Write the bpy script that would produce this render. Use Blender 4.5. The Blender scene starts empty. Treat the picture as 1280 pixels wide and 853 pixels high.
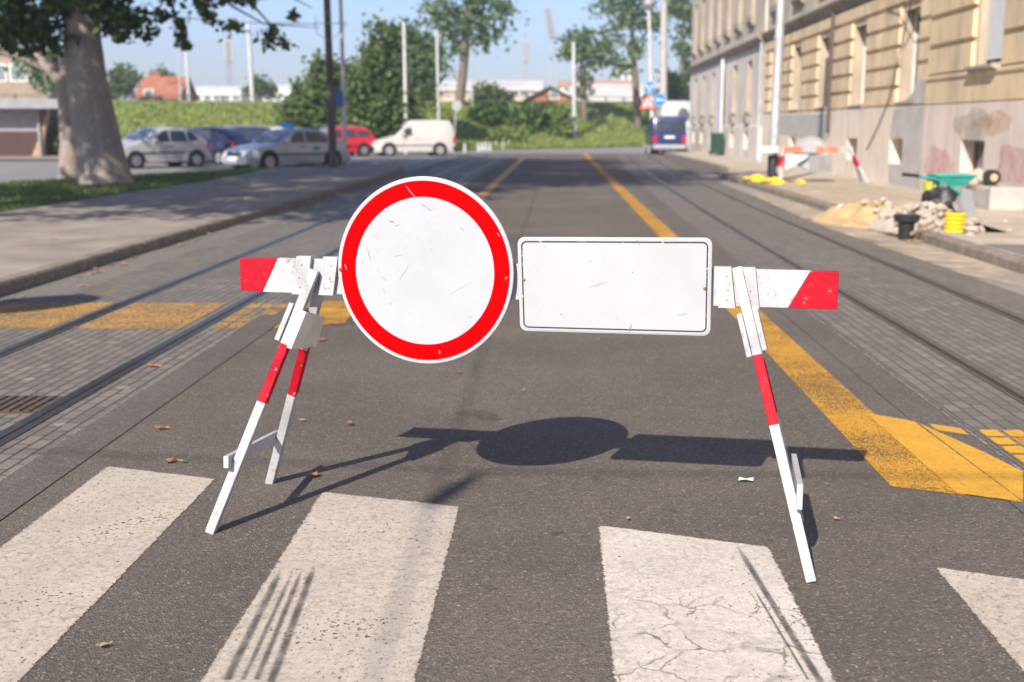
import bpy, math, random
import numpy as np
from mathutils import Vector, Matrix
R = math.radians
rnd = random.Random(7)
nrg = np.random.default_rng(11)
sc = bpy.context.scene
col = sc.collection

# ------------------------------------------------------------------ camera model
F, CX, CY, H = 1450., 640., 426.5, 1.5
TH = math.atan((CY-158.)/F)
YAW = math.atan(57./(F*math.cos(TH)+(CY-158.)*math.sin(TH)))

def ray(x, y):
    r, u = (x-CX)/F, (CY-y)/F
    fy, fz = math.cos(TH)+u*math.sin(TH), -math.sin(TH)+u*math.cos(TH)
    return Vector((r*math.cos(YAW)-fy*math.sin(YAW), r*math.sin(YAW)+fy*math.cos(YAW), fz))
def G(x, y, z=0.):
    """ground point seen at photo pixel x, y"""
    d = ray(x, y); t = (z-H)/d.z
    return Vector((d.x*t, d.y*t, z))
def P(x, y, Y):
    d = ray(x, y); t = Y/d.y
    return Vector((d.x*t, Y, H+d.z*t))

# ------------------------------------------------------------------ materials
class NT:
    def __init__(s, name):
        s.m = bpy.data.materials.new(name); s.m.use_nodes = True
        s.t = s.m.node_tree; s.t.nodes.clear()
        s.out = s.t.nodes.new('ShaderNodeOutputMaterial')
    def n(s, typ, ins=None, **kw):
        nd = s.t.nodes.new('ShaderNode'+typ)
        for k, v in kw.items(): setattr(nd, k, v)
        if ins:
            for k, v in ins.items():
                sk = nd.inputs[k]
                if hasattr(v, 'is_output'): s.t.links.new(v, sk)
                else: sk.default_value = v
        return nd
    def pos(s): return s.n('NewGeometry').outputs['Position']
    def noise(s, scale, detail=4., rough=.6, vec=None, dist=0.):
        ins = {'Scale': scale, 'Detail': detail, 'Roughness': rough, 'Distortion': dist}
        if vec is None: vec = s.pos()
        ins['Vector'] = vec
        return s.n('TexNoise', ins).outputs['Fac']
    def scalev(s, v, k):
        return s.n('VectorMath', {0: v, 1: k}, operation='MULTIPLY').outputs[0]
    def ramp(s, fac, a, b, lo=0., hi=1.):
        r = s.n('MapRange', {'Value': fac, 'From Min': a, 'From Max': b, 'To Min': lo, 'To Max': hi})
        r.clamp = True
        return r.outputs[0]
    def mix(s, fac, a, b):
        m = s.n('Mix', data_type='RGBA')
        for k, v in ((0, fac), (6, a), (7, b)):
            if hasattr(v, 'is_output'): s.t.links.new(v, m.inputs[k])
            else: m.inputs[k].default_value = v if k == 0 else (v if len(v) == 4 else (*v, 1))
        return m.outputs[2]
    def math(s, op, a, b=0.):
        return s.n('Math', {0: a, 1: b}, operation=op).outputs[0]
    def bump(s, h, strength=.3, dist=.01):
        return s.n('Bump', {'Height': h, 'Strength': strength, 'Distance': dist}).outputs[0]
    def bsdf(s, color, rough=.6, metal=0., normal=None, spec=.5, **kw):
        ins = {'Base Color': color if hasattr(color, 'is_output') else (*color, 1), 'Roughness': rough, 'Metallic': metal, 'Specular IOR Level': spec}
        ins.update(kw)
        if normal is not None: ins['Normal'] = normal
        return s.n('BsdfPrincipled', ins).outputs[0]
    def done(s, sh):
        s.t.links.new(sh, s.out.inputs['Surface']); return s.m

def mat(name, c, rough=.6, metal=0., var=.25, scale=3., bump=0., bscale=40., spec=.4, dirt=None, dlo=.55, dhi=.75, dscale=6., **kw):
    """painted or plain surface with tone variation, optional dirt spots and bump"""
    t = NT(name)
    v = t.ramp(t.noise(scale, 5.), .3, .7)
    d = tuple(x*(1-var) for x in c); l = tuple(min(1, x*(1+var*.5)) for x in c)
    colr = t.mix(v, d, l)
    if dirt: colr = t.mix(t.ramp(t.noise(dscale, 8., .7), dlo, dhi), colr, dirt)
    nb = t.bump(t.noise(bscale, 4.), bump) if bump else None
    return t.done(t.bsdf(colr, rough, metal, nb, spec, **kw))

def m_asphalt(name, c=(.152, .127, .102), tone=1., stain=.35):
    t = NT(name); p = t.pos()
    big = t.ramp(t.noise(.55, 5., .6), .3, .72)
    mid = t.ramp(t.noise(7., 5., .7), .3, .7)
    c = tuple(x*tone*1.05 for x in c)
    base = t.mix(big, tuple(x*(1-stain) for x in c), tuple(x*1.15 for x in c))
    trk = t.noise(1.6, 4., .6, t.scalev(p, (1, .12, 1)))
    base = t.mix(t.ramp(trk, .42, .66, 0., .5), base, tuple(x*.72 for x in c))
    base = t.mix(t.math('MULTIPLY', mid, .35), base, tuple(x*.72 for x in c))
    vor = t.n('TexVoronoi', {'Vector': p, 'Scale': 130.})
    sp = t.n('SeparateColor', {0: vor.outputs['Color']}).outputs[0]
    base = t.mix(t.ramp(sp, .86, 1., 0., .6), base, tuple(min(1, x*2.) for x in c))
    base = t.mix(t.ramp(sp, .34, .02, 0., .75), base, tuple(x*.38 for x in c))
    pit = t.noise(75., 4., .7)
    base = t.mix(t.ramp(pit, .44, .3, 0., .7), base, tuple(x*.4 for x in c))
    # pale grit that has collected here and there
    v2 = t.n('TexVoronoi', {'Vector': p, 'Scale': 34.})
    g = t.math('MULTIPLY', t.ramp(v2.outputs['Distance'], .17, .06), t.ramp(t.n('SeparateColor', {0: v2.outputs['Color']}).outputs[1], .9, .93))
    base = t.mix(g, base, (.42, .39, .35))
    h = t.math('ADD', t.noise(160., 3., .7), t.math('MULTIPLY', vor.outputs['Distance'], .8))
    return t.done(t.bsdf(base, .82, 0., t.bump(h, .7, .008), .3))

def m_setts(name, tone=1., mortar=.035):
    t = NT(name); p = t.pos()
    s = t.n('SeparateXYZ', {0: p})
    v = t.n('CombineXYZ', {0: s.outputs[1], 1: s.outputs[0]}).outputs[0]
    jit = t.n('TexNoise', {'Vector': p, 'Scale': 3.}).outputs['Color']
    v = t.n('VectorMath', {0: v, 1: t.scalev(jit, (.012, .012, 0))}, operation='ADD').outputs[0]
    b = t.n('TexBrick', {'Vector': v, 'Scale': 1., 'Mortar Size': .0075, 'Mortar Smooth': .3, 'Bias': 0., 'Brick Width': .165, 'Row Height': .078,
                         'Color1': (.155*tone, .131*tone, .105*tone, 1), 'Color2': (.23*tone, .198*tone, .158*tone, 1), 'Mortar': (mortar*1.08, mortar, mortar*.88, 1)}, offset=.5)
    c = t.mix(t.ramp(t.noise(1.1, 6., .65), .35, .7, 0., .5), b.outputs['Color'], (.1*tone, .092*tone, .085*tone))
    vor = t.n('TexVoronoi', {'Vector': p, 'Scale': 3.2})
    spot = t.math('MULTIPLY', t.ramp(vor.outputs['Distance'], .16, .1), t.ramp(t.n('SeparateColor', {0: vor.outputs['Color']}).outputs[0], .72, .76, 0., .6))
    c = t.mix(spot, c, (.33, .31, .28))
    c = t.mix(t.ramp(t.noise(90., 4., .7), .45, .75, 0., .5), c, (.08, .075, .07))
    h = t.math('ADD', t.math('MULTIPLY', b.outputs['Fac'], -1.), t.math('MULTIPLY', t.noise(60., 4.), .35))
    return t.done(t.bsdf(c, .72, 0., t.bump(h, .6, .012), .4))

def m_paint(name, c, lo, hi, scale=60., edge=0., crack=False, dirt=(.2, .165, .135), flake=.6):
    """road paint, worn through to the surface below where the noise says so"""
    t = NT(name); p = t.pos()
    wear = t.noise(scale, 6., .75)
    patch = t.noise(2.2, 4., .6)
    w = t.math('ADD', wear, t.math('MULTIPLY', t.math('SUBTRACT', patch, .5), .32))
    if edge:
        ed = t.n('Attribute', attribute_name='edge').outputs['Fac']
        crumb = t.math('ADD', t.math('DIVIDE', ed, edge), t.math('MULTIPLY', t.math('SUBTRACT', t.noise(150., 3., .7), .5), 2.6))
        crumb = t.math('ADD', crumb, t.math('MULTIPLY', t.math('SUBTRACT', t.noise(24., 3., .6), .5), 1.6))
    alpha = t.ramp(w, lo, hi)
    if edge: alpha = t.math('MULTIPLY', alpha, t.ramp(crumb, .35, .55))
    cc = t.mix(t.ramp(t.noise(3., 6., .7), .35, .7, 0., .7), c, tuple(x*.76 for x in c))
    fl = t.math('MULTIPLY', t.ramp(t.noise(42., 7., .8, None, .8), .46, .58), t.ramp(patch, .36, .54, .2, 1.))
    cc = t.mix(t.math('MULTIPLY', fl, flake), cc, tuple(x*.44 for x in c))
    cc = t.mix(t.ramp(t.noise(150., 3., .6), .52, .75, 0., .5), cc, dirt)
    if edge: cc = t.mix(t.math('MULTIPLY', t.ramp(t.noise(26., 6., .75), .57, .63), t.ramp(patch, .42, .6, .1, .75)), cc, tuple(x*.36 for x in c))
    if crack:
        wv = t.n('VectorMath', {0: p, 1: t.scalev(t.n('TexNoise', {'Vector': p, 'Scale': 9., 'Detail': 5.}).outputs['Color'], (.12, .12, 0))}, operation='ADD').outputs[0]
        vd = t.n('TexVoronoi', {'Vector': wv, 'Scale': 6.5}, feature='DISTANCE_TO_EDGE').outputs['Distance']
        k = t.math('MULTIPLY', t.ramp(vd, .03, .008), t.math('MULTIPLY', t.ramp(t.noise(3.2, 3.), .42, .55), t.ramp(t.n('SeparateXYZ', {0: p}).outputs[1], 3.62, 3.42)))
        alpha = t.math('MULTIPLY', alpha, t.math('SUBTRACT', 1., t.math('MULTIPLY', k, .7)))
        cc = t.mix(t.ramp(vd, .08, .02, 0., .25), cc, tuple(x*.7 for x in c))
    sh = t.bsdf(cc, .7, 0., t.bump(wear, .25, .004), .35)
    tr = t.n('BsdfTransparent').outputs[0]
    return t.done(t.n('MixShader', {0: alpha, 1: tr, 2: sh}).outputs[0])

def m_stain(name, c, amount=.6, scale=9., stretch=(1, 1, 1), soft=0.):
    t = NT(name)
    f = t.ramp(t.noise(scale, 5., .7, t.scalev(t.pos(), stretch)), .3, .62, amount*.35 if soft else 0., amount)
    if soft: f = t.math('MULTIPLY', f, t.ramp(t.n('Attribute', attribute_name='edge').outputs['Fac'], 0., soft))
    return t.done(t.n('MixShader', {0: f, 1: t.n('BsdfTransparent').outputs[0], 2: t.bsdf(c, .85)}).outputs[0])

def m_leaf(name, a, b, trans=.35):
    t = NT(name)
    r = t.n('NewGeometry').outputs['Random Per Island']
    c = t.mix(r, a, b)
    c = t.mix(t.ramp(t.noise(.9, 3.), .35, .7, 0., .6), c, tuple(x*.62 for x in a))
    d = t.bsdf(c, .55, spec=.3)
    tl = t.n('BsdfTranslucent', {'Color': t.mix(r, tuple(x*1.5 for x in a), tuple(min(1, x*1.7) for x in b))}).outputs[0]
    return t.done(t.n('MixShader', {0: trans, 1: d, 2: tl}).outputs[0])

def m_bark(name, a, b, c, scale=3.5):
    t = NT(name); p = t.scalev(t.pos(), (1, 1, .55))
    v = t.noise(scale, 5., .65, p, 1.2)
    cc = t.mix(t.ramp(v, .42, .5), a, b)
    cc = t.mix(t.ramp(t.noise(scale*1.9, 5., .7, p), .55, .62), cc, c)
    return t.done(t.bsdf(cc, .85, 0., t.bump(t.noise(22., 5., .7, p), .5, .03), .25))

def m_plaster(name, a, b, c, z0=None, z1=None, grime=(.2, .17, .14)):
    """old rendered wall: three tones in soft blotches, fine bump"""
    t = NT(name); p = t.pos()
    cc = t.mix(t.ramp(t.noise(.5, 5., .62), .38, .62), a, b)
    cc = t.mix(t.ramp(t.noise(1.3, 6., .68), .52, .66, 0., .75), cc, c)
    streak = t.noise(1.8, 6., .7, t.scalev(p, (1, 1, .18)))
    cc = t.mix(t.ramp(streak, .47, .72, 0., .6), cc, grime)
    return t.done(t.bsdf(cc, .9, 0., t.bump(t.noise(26., 5., .7), .4, .02), .2))

def m_sign(name, c, rough=.38, scr=(.35, .33, .32), spec=.12):
    """retroreflective sheeting with hairline scratches and faint grime"""
    t = NT(name); p = t.n('TexCoord').outputs['Object']
    rot = t.n('VectorRotate', {'Vector': p, 'Angle': .5, 'Axis': (0, 1, 0)}).outputs[0]
    rot2 = t.n('VectorRotate', {'Vector': p, 'Angle': -.45, 'Axis': (0, 1, 0)}).outputs[0]
    s1 = t.noise(16., 2., .5, t.scalev(rot, (9, 1, .7)))
    s2 = t.noise(14., 2., .5, t.scalev(rot2, (9, 1, .6)))
    k = t.math('ADD', t.ramp(s1, .76, .8, 0., .5), t.ramp(s2, .77, .8, 0., .4))
    cc = t.mix(t.ramp(t.noise(4., 6., .65, p), .4, .75, 0., .45), c, tuple(x*.8 for x in c))
    cc = t.mix(k, cc, scr)
    cc = t.mix(t.ramp(t.noise(60., 3., .6, p), .66, .72, 0., .5), cc, tuple(x*.6 for x in c))
    return t.done(t.bsdf(cc, rough, 0., t.bump(t.noise(3., 2., .5, p), .08, .02), spec))

def m_wood(name, c, chip=(.33, .25, .17), lo=.66, hi=.7):
    """painted batten: grain under the paint, bare chips and grey dirt"""
    t = NT(name); p = t.n('TexCoord').outputs['Object']
    g = t.noise(10., 5., .7, t.scalev(p, (1, 1, 1)))
    cc = t.mix(t.ramp(g, .4, .7, 0., .6), c, tuple(x*.7 for x in c))
    cc = t.mix(t.ramp(t.noise(34., 6., .75, p), lo-.05, hi, 0., .6), cc, tuple(x*.45+.05 for x in c))
    cc = t.mix(t.ramp(t.noise(21., 7., .7, p), lo, hi), cc, chip)
    return t.done(t.bsdf(cc, .55, 0., t.bump(t.noise(55., 5., .7, p), .35, .006), .15))

M = {}
M['asphalt'] = m_asphalt('asphalt', stain=.48)
M['asphalt_pale'] = m_asphalt('asphalt_pale', (.2, .18, .16), 1., .25)
M['asphalt_side'] = m_asphalt('asphalt_side', (.26, .25, .235), 1., .25)
M['asphalt_band'] = m_asphalt('asphalt_band', (.135, .117, .1), 1., .3)
M['setts'] = m_setts('setts', 1.0)
M['setts_r'] = m_setts('setts_worn', .92, .07)
M['gutter'] = m_asphalt('gutter', (.31, .275, .235), 1., .3)
M['pavement'] = mat('pavement', (.28, .235, .19), .9, var=.3, scale=1.3, bump=.4, bscale=70., dirt=(.15, .13, .11), dlo=.56, dhi=.72, dscale=9.)
M['pavement_r'] = mat('dusty_pavement', (.44, .37, .285), .92, var=.3, scale=1.1, bump=.5, bscale=40., dirt=(.36, .32, .27), dlo=.5, dhi=.68, dscale=1.6)
M['kerb'] = mat('kerb_stone', (.24, .195, .15), .9, var=.35, scale=5., bump=.5, bscale=45., dirt=(.12, .1, .085), dlo=.5, dhi=.7, dscale=14.)
M['grass_base'] = mat('grass_soil', (.075, .1, .03), .95, var=.4, scale=2.5, bump=.6, bscale=20., dirt=(.1, .085, .045), dlo=.55, dhi=.7)
M['bank'] = mat('bank_grass', (.21, .27, .085), .95, var=.35, scale=.35, bump=.6, bscale=8., dirt=(.2, .23, .09), dlo=.5, dhi=.7, dscale=.6)
M['ground'] = mat('ground_dirt', (.13, .14, .06), .95, var=.3, scale=.1, bump=.3, bscale=3.)
M['rail'] = mat('rail_steel', (.17, .165, .165), .34, .85, var=.3, scale=8., bump=.1)
M['groove'] = mat('rail_groove', (.035, .032, .03), .9)
M['white_line'] = m_paint('white_road_paint', (.5, .432, .345), .36, .4, 60., .014)
M['white_crack'] = m_paint('white_cracked_paint', (.6, .53, .45), .34, .38, 60., .014, crack=True)
M['yellow'] = m_paint('yellow_road_paint', (.6, .3, .03), .45, .49, 105., .0, dirt=(.3, .17, .03), flake=.3)
M['yellow_solid'] = m_paint('yellow_fresh_paint', (.62, .32, .03), .33, .37, 95., .012, dirt=(.35, .2, .03), flake=.3)
M['yellow_far'] = m_paint('yellow_worn_line', (.58, .33, .1), .36, .44, 60., dirt=(.3, .2, .08), flake=.3)
M['yellow_old'] = m_paint('yellow_old_paint', (.52, .29, .08), .42, .54, 40., dirt=(.34, .26, .15))
M['grey_line'] = m_paint('grey_joint', (.3, .265, .225), .42, .55, 30.)
M['tyre_mark'] = m_stain('tyre_rubber', (.05, .047, .045), .72, 16., (2., .6, 1), 1.)
M['patch'] = m_stain('oil_patch', (.06, .055, .052), .4, 20.)
M['dust'] = m_stain('sand_dust', (.5, .4, .28), .85, 1.6)
M['sign_white'] = m_sign('sign_white', (.382, .39, .41))
M['sign_red'] = m_sign('sign_red', (.44, .0, .001), .5, (.6, .2, .2), .02)
M['board_white'] = m_sign('board_white', (.39, .39, .393))
M['sign_edge'] = mat('sign_rim', (.38, .385, .4), .45, .0, var=.12)
M['sign_black'] = m_paint('sign_black_line', (.035, .035, .04), .36, .42, 55., dirt=(.1, .1, .1))
M['scuff'] = mat('scuff_mark', (.17, .16, .16), .7)
M['scuff_pale'] = mat('scuff_pale', (.42, .36, .36), .7)
M['steel_back'] = mat('grey_steel', (.4, .4, .4), .5, .5, var=.2)
M['rust'] = mat('rusty_bolt', (.3, .15, .06), .7, .4)
M['wood_white'] = m_wood('white_painted_wood', (.44, .435, .435), (.3, .24, .17), .615, .65)
M['wood_red'] = m_wood('red_painted_wood', (.4, .004, .016), (.45, .25, .22), .63, .68)
M['wood_bare'] = m_wood('bare_wood_grey', (.72, .68, .6), (.4, .32, .22), .62, .68)
M['leaf_brown'] = mat('dry_leaf', (.42, .17, .04), .8, var=.5, scale=30., bump=.4, bscale=90., dirt=(.24, .1, .03))
M['leaf_tan'] = mat('dry_leaf_tan', (.45, .3, .13), .8, var=.5, scale=30., bump=.4, bscale=90.)
M['paper'] = mat('paper_scrap', (.55, .6, .52), .7, var=.2, scale=40.)
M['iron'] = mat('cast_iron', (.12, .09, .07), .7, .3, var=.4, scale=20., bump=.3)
M['bark_plane'] = m_bark('plane_bark', (.31, .26, .22), (.26, .215, .185), (.38, .32, .265))
M['bark'] = m_bark('rough_bark', (.13, .1, .075), (.19, .15, .11), (.1, .085, .07), 6.)
M['bark_tan'] = m_bark('tan_bark', (.3, .2, .12), (.36, .25, .16), (.2, .14, .09), 6.)
M['leaf_plane'] = m_leaf('plane_leaf', (.045, .085, .018), (.11, .15, .035))
M['leaf_bush'] = m_leaf('bush_leaf', (.075, .125, .03), (.15, .2, .055))
M['leaf_pale'] = m_leaf('pale_leaf', (.1, .17, .065), (.19, .26, .11))
M['leaf_bright'] = m_leaf('bright_leaf', (.17, .24, .06), (.29, .36, .1), .4)
M['leaf_hedge'] = m_leaf('hedge_leaf', (.06, .12, .028), (.14, .22, .055))
M['grass_blade'] = m_leaf('grass_blade', (.075, .13, .025), (.16, .22, .05), .3)
M['grass_bank'] = m_leaf('bank_blade', (.23, .29, .07), (.36, .4, .12), .4)
M['gal'] = mat('galvanised', (.52, .53, .54), .45, .4, var=.22, scale=4.)
M['gal_white'] = mat('pale_mast_paint', (.55, .54, .53), .5, .1, var=.15, scale=3.)
M['pole_dark'] = mat('dark_timber', (.12, .1, .088), .85, var=.35, scale=5., bump=.4)
M['black'] = mat('black_plastic', (.02, .02, .022), .4, var=.2)
M['rubber'] = mat('tyre_rubber_black', (.022, .022, .022), .85, var=.3)
M['glass'] = mat('dark_glass', (.035, .045, .055), .06, 0., var=.2, spec=.9)
M['glass_lit'] = mat('window_glass', (.16, .2, .22), .06, 0., var=.3, spec=.9)
M['rim'] = mat('alloy_rim', (.5, .5, .52), .35, .8, var=.2)
M['lamp_clear'] = mat('headlight_glass', (.6, .63, .66), .1, .3, var=.2)
M['lamp_red'] = mat('tail_light_red', (.5, .01, .015), .2, var=.2)
M['plate'] = mat('number_plate', (.75, .75, .72), .5)
M['blue_sign'] = mat('blue_sign_face', (.01, .2, .52), .35, var=.1)
M['blue_dull'] = mat('blue_dull_panel', (.03, .13, .3), .5, var=.2)
M['white'] = mat('white_face', (.6, .6, .62), .45, var=.1)
M['red_face'] = mat('red_face_faded', (.72, .12, .11), .4, var=.2)
M['facade_main'] = m_plaster('ochre_grey_render', (.76, .58, .37), (.64, .49, .32), (.8, .65, .45))
M['facade_bay'] = m_plaster('yellow_ochre_render', (.68, .53, .32), (.57, .45, .3), (.64, .51, .36))
M['facade_far'] = m_plaster('pale_grey_render', (.68, .62, .55), (.6, .54, .47), (.74, .68, .62))
M['facade_up'] = m_plaster('sooty_render', (.56, .48, .37), (.45, .38, .3), (.62, .54, .44))
M['plinth'] = m_plaster('plinth_render', (.76, .65, .53), (.66, .57, .48), (.76, .64, .52), grime=(.4, .34, .28))
M['plinth_bay'] = m_plaster('plinth_pinkish', (.68, .57, .49), (.6, .52, .45), (.7, .55, .47), grime=(.38, .31, .27))
M['cement'] = mat('grey_cement', (.45, .425, .39), .9, var=.2, scale=2., bump=.3)
M['graffiti'] = m_stain('pink_spray', (.6, .16, .2), .32, 3.5)
M['stain_orange'] = m_stain('orange_stain', (.6, .36, .14), .38, 4.)
M['soot'] = m_stain('soot_stain', (.12, .1, .085), .28, 3.5)
M['reveal'] = m_plaster('dark_reveal', (.45, .37, .28), (.36, .3, .23), (.5, .42, .33))  # colour set darker than the wall to hold down sunlight on the reveals
M['cornice'] = m_plaster('cornice_stone', (.36, .31, .25), (.28, .245, .2), (.42, .36, .29))
M['shutter'] = mat('white_shutter', (.78, .78, .8), .5, var=.08)
M['frame_white'] = mat('white_window_frame', (.72, .71, .68), .5, var=.15)
M['frame_brown'] = mat('brown_window_frame', (.22, .16, .11), .6, var=.2)
M['dark_in'] = mat('dark_void', (.03, .028, .027), .9)
M['roof_tile'] = mat('red_roof_tile', (.33, .13, .07), .8, var=.35, scale=2., bump=.4, bscale=15.)
M['roof_pale'] = mat('pale_metal_roof', (.6, .55, .5), .6, var=.2, scale=.4)
M['roof_dark'] = mat('dark_roof', (.1, .095, .09), .8, var=.2)
M['brick_red'] = mat('red_brick_wall', (.36, .14, .08), .85, var=.3, scale=2.)
M['wall_beige'] = mat('beige_wall', (.56, .45, .35), .9, var=.2, scale=.6)
M['wall_tan'] = mat('tan_wall', (.3, .225, .17), .9, var=.25, scale=.6)
M['wall_white'] = mat('white_wall', (.72, .7, .68), .8, var=.12, scale=.3)
M['wall_grey'] = mat('grey_panel', (.27, .26, .27), .8, var=.2)
M['wall_maroon'] = mat('maroon_panel', (.06, .025, .022), .7, var=.3)
M['sand'] = mat('sand', (.5, .35, .17), .95, var=.3, scale=4., bump=.6, bscale=30.)
M['rubble'] = mat('rubble_stone', (.45, .38, .3), .92, var=.4, scale=6., bump=.5, bscale=25.)
M['concrete'] = mat('pale_concrete', (.45, .41, .37), .9, var=.25, scale=2.5, bump=.4, bscale=30., dirt=(.36, .32, .28))
M['teal'] = mat('turquoise_paint', (.03, .33, .28), .5, var=.3, scale=6., dirt=(.3, .28, .22), dlo=.6, dhi=.7)
M['bag'] = mat('black_bag', (.02, .02, .022), .42, var=.2, bump=.9, bscale=14.)
M['grey_sheet'] = mat('grey_sheet', (.2, .2, .205), .6, var=.15)
M['yellow_pl'] = mat('yellow_plastic', (.78, .55, .02), .4, var=.15)
M['orange_pl'] = mat('orange_plastic', (.7, .24, .05), .5, var=.2)
M['lime_pl'] = mat('lime_plastic', (.5, .5, .06), .5, var=.2)
M['faded_orange'] = mat('faded_red_band', (.66, .2, .13), .6, var=.25)
M['green_bin'] = mat('green_bin_plastic', (.01, .055, .025), .5, var=.2)
M['cable'] = mat('black_cable', (.03, .03, .03), .6)
M['brick_pale'] = mat('salmon_roof', (.5, .28, .2), .8, var=.2)
def car_paint(name, c, metal=.3):
    t = NT(name)
    cc = t.mix(t.ramp(t.noise(2.5, 5.), .4, .7, 0., .35), c, tuple(x*.8 for x in c))
    return t.done(t.bsdf(cc, .32, metal, None, .5, **{'Coat Weight': .35, 'Coat Roughness': .12}))
M['car_silver'] = car_paint('silver_car_paint', (.58, .57, .57), .3)
M['car_silver_b'] = car_paint('blue_silver_car_paint', (.52, .53, .56), .3)
M['car_white'] = car_paint('white_car_paint', (.55, .53, .5), 0.)
M['car_red'] = car_paint('red_car_paint', (.6, .012, .04), 0.)
M['car_navy'] = car_paint('navy_car_paint', (.03, .04, .12), .2)
M['car_blue'] = car_paint('blue_van_paint', (.012, .022, .12), .1)

# ------------------------------------------------------------------ mesh helper
class MB:
    def __init__(s): s.v, s.f, s.m = [], [], []
    def add(s, vs, fs, mi=0):
        k = len(s.v); s.v += [tuple(v) for v in vs]
        s.f += [tuple(i+k for i in f) for f in fs]; s.m += [mi]*len(fs); return s
    BOXF = [(0, 2, 3, 1), (4, 5, 7, 6), (0, 1, 5, 4), (2, 6, 7, 3), (0, 4, 6, 2), (1, 3, 7, 5)]
    def box(s, a, b, mi=0):
        return s.add([(x, y, z) for z in (a[2], b[2]) for y in (a[1], b[1]) for x in (a[0], b[0])], s.BOXF, mi)
    def obox(s, c, ax, ay, az, mi=0):
        c = Vector(c)
        return s.add([c+ax*i+ay*j+az*k for k in (-1, 1) for j in (-1, 1) for i in (-1, 1)], s.BOXF, mi)
    def bar(s, p0, p1, w, t, side, cuts=(), mis=(0,)):
        """batten from p0 to p1, w wide along `side`, t thick; cuts = fractions where the paint colour changes"""
        p0, p1 = Vector(p0), Vector(p1); d = (p1-p0)
        sd = Vector(side); sd = (sd-d*(sd.dot(d)/d.dot(d))).normalized()
        n = d.normalized().cross(sd).normalized()
        fr = [0.]+list(cuts)+[1.]
        k = len(s.v)
        for q in fr:
            c = p0+d*q
            s.v += [tuple(c+sd*(i*w/2)+n*(j*t/2)) for i, j in ((-1, -1), (1, -1), (1, 1), (-1, 1))]
        for i in range(len(fr)-1):
            for j in range(4):
                a, b = k+i*4+j, k+i*4+(j+1) % 4
                s.f.append((a, b, b+4, a+4)); s.m.append(mis[i])
        e = k+(len(fr)-1)*4
        s.f += [(k+3, k+2, k+1, k), (e, e+1, e+2, e+3)]; s.m += [mis[0], mis[-1]]
        return s
    def tube(s, pts, rad, n=8, mi=0, cap=True):
        pts = [Vector(p) for p in pts]
        if not hasattr(rad, '__len__'): rad = [rad]*len(pts)
        k = len(s.v); up = None
        for i, p in enumerate(pts):
            d = (pts[min(i+1, len(pts)-1)]-pts[max(i-1, 0)]).normalized()
            if up is None: up = Vector((1, 0, 0)) if abs(d.x) < .9 else Vector((0, 1, 0))
            a = (up-d*up.dot(d)).normalized(); b = d.cross(a); up = a
            for j in range(n):
                q = 2*math.pi*j/n
                s.v.append(tuple(p+a*(rad[i]*math.cos(q))+b*(rad[i]*math.sin(q))))
        for i in range(len(pts)-1):
            for j in range(n):
                a, b = k+i*n+j, k+i*n+(j+1) % n
                s.f.append((a, b, b+n, a+n)); s.m.append(mi)
        if cap:
            e = k+(len(pts)-1)*n
            s.f += [tuple(k+j for j in reversed(range(n))), tuple(e+j for j in range(n))]; s.m += [mi, mi]
        return s
    def poly(s, pts, mi=0): return s.add(pts, [tuple(range(len(pts)))], mi)
    def slab(s, pts, off, mi=0):
        """flat outline pts extruded by vector off"""
        n = len(pts); off = Vector(off); pts = [Vector(p) for p in pts]
        fs = [tuple(range(n)), tuple(2*n-1-i for i in range(n))]+[((i+1) % n, i, i+n, (i+1) % n+n) for i in range(n)]
        return s.add(pts+[p+off for p in pts], fs, mi)
    def lathe(s, c, prof, n=20, mi=0, axis='z'):
        k = len(s.v); c = Vector(c)
        for r, h in prof:
            for j in range(n):
                q = 2*math.pi*j/n; a, b = r*math.cos(q), r*math.sin(q)
                s.v.append(tuple(c+(Vector((a, b, h)) if axis == 'z' else Vector((a, h, b)) if axis == 'y' else Vector((h, a, b)))))
        for i in range(len(prof)-1):
            for j in range(n):
                a, b = k+i*n+j, k+i*n+(j+1) % n
                s.f.append((a, b, b+n, a+n)); s.m.append(mi)
        e = k+(len(prof)-1)*n
        s.f += [tuple(k+j for j in reversed(range(n))), tuple(e+j for j in range(n))]; s.m += [mi, mi]
        return s
    def build(s, name, mats, parent=None, at=None, smooth=False, bevel=0., local=False, fix=True):
        if not isinstance(mats, (list, tuple)): mats = [mats]
        vs = s.v
        if parent is not None and not local:
            inv = XF[parent.name].inverted(); vs = [tuple(inv @ Vector(v)) for v in vs]
        elif at is not None:
            vs = [(v[0]-at[0], v[1]-at[1], v[2]-at[2]) for v in vs]
        me = bpy.data.meshes.new(name); me.from_pydata(vs, [], s.f)
        for m_ in mats: me.materials.append(M[m_])
        me.polygons.foreach_set('material_index', s.m)
        if fix:
            import bmesh
            bm = bmesh.new(); bm.from_mesh(me); bmesh.ops.recalc_face_normals(bm, faces=bm.faces[:]); bm.to_mesh(me); bm.free()
        if smooth:
            me.polygons.foreach_set('use_smooth', [True]*len(me.polygons))
            try: me.set_sharp_from_angle(angle=R(40))
            except Exception: pass
        me.update()
        o = bpy.data.objects.new(name, me); col.objects.link(o)
        if parent is not None: o.parent = parent
        elif at is not None: o.location = at
        if bevel:
            b = o.modifiers.new('bevel', 'BEVEL'); b.width = bevel; b.segments = 2; b.limit_method = 'ANGLE'; b.angle_limit = R(35)
        XF[o.name] = Matrix.Translation(o.location) if parent is None else XF[parent.name]
        return o
XF = {}
def tag(o, label=None, cat=None, group=None, kind=None):
    if label: o['label'] = label
    if cat: o['category'] = cat
    if group: o['group'] = group
    if kind: o['kind'] = kind
    return o
def struct(o): o['kind'] = 'structure'; return o
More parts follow.
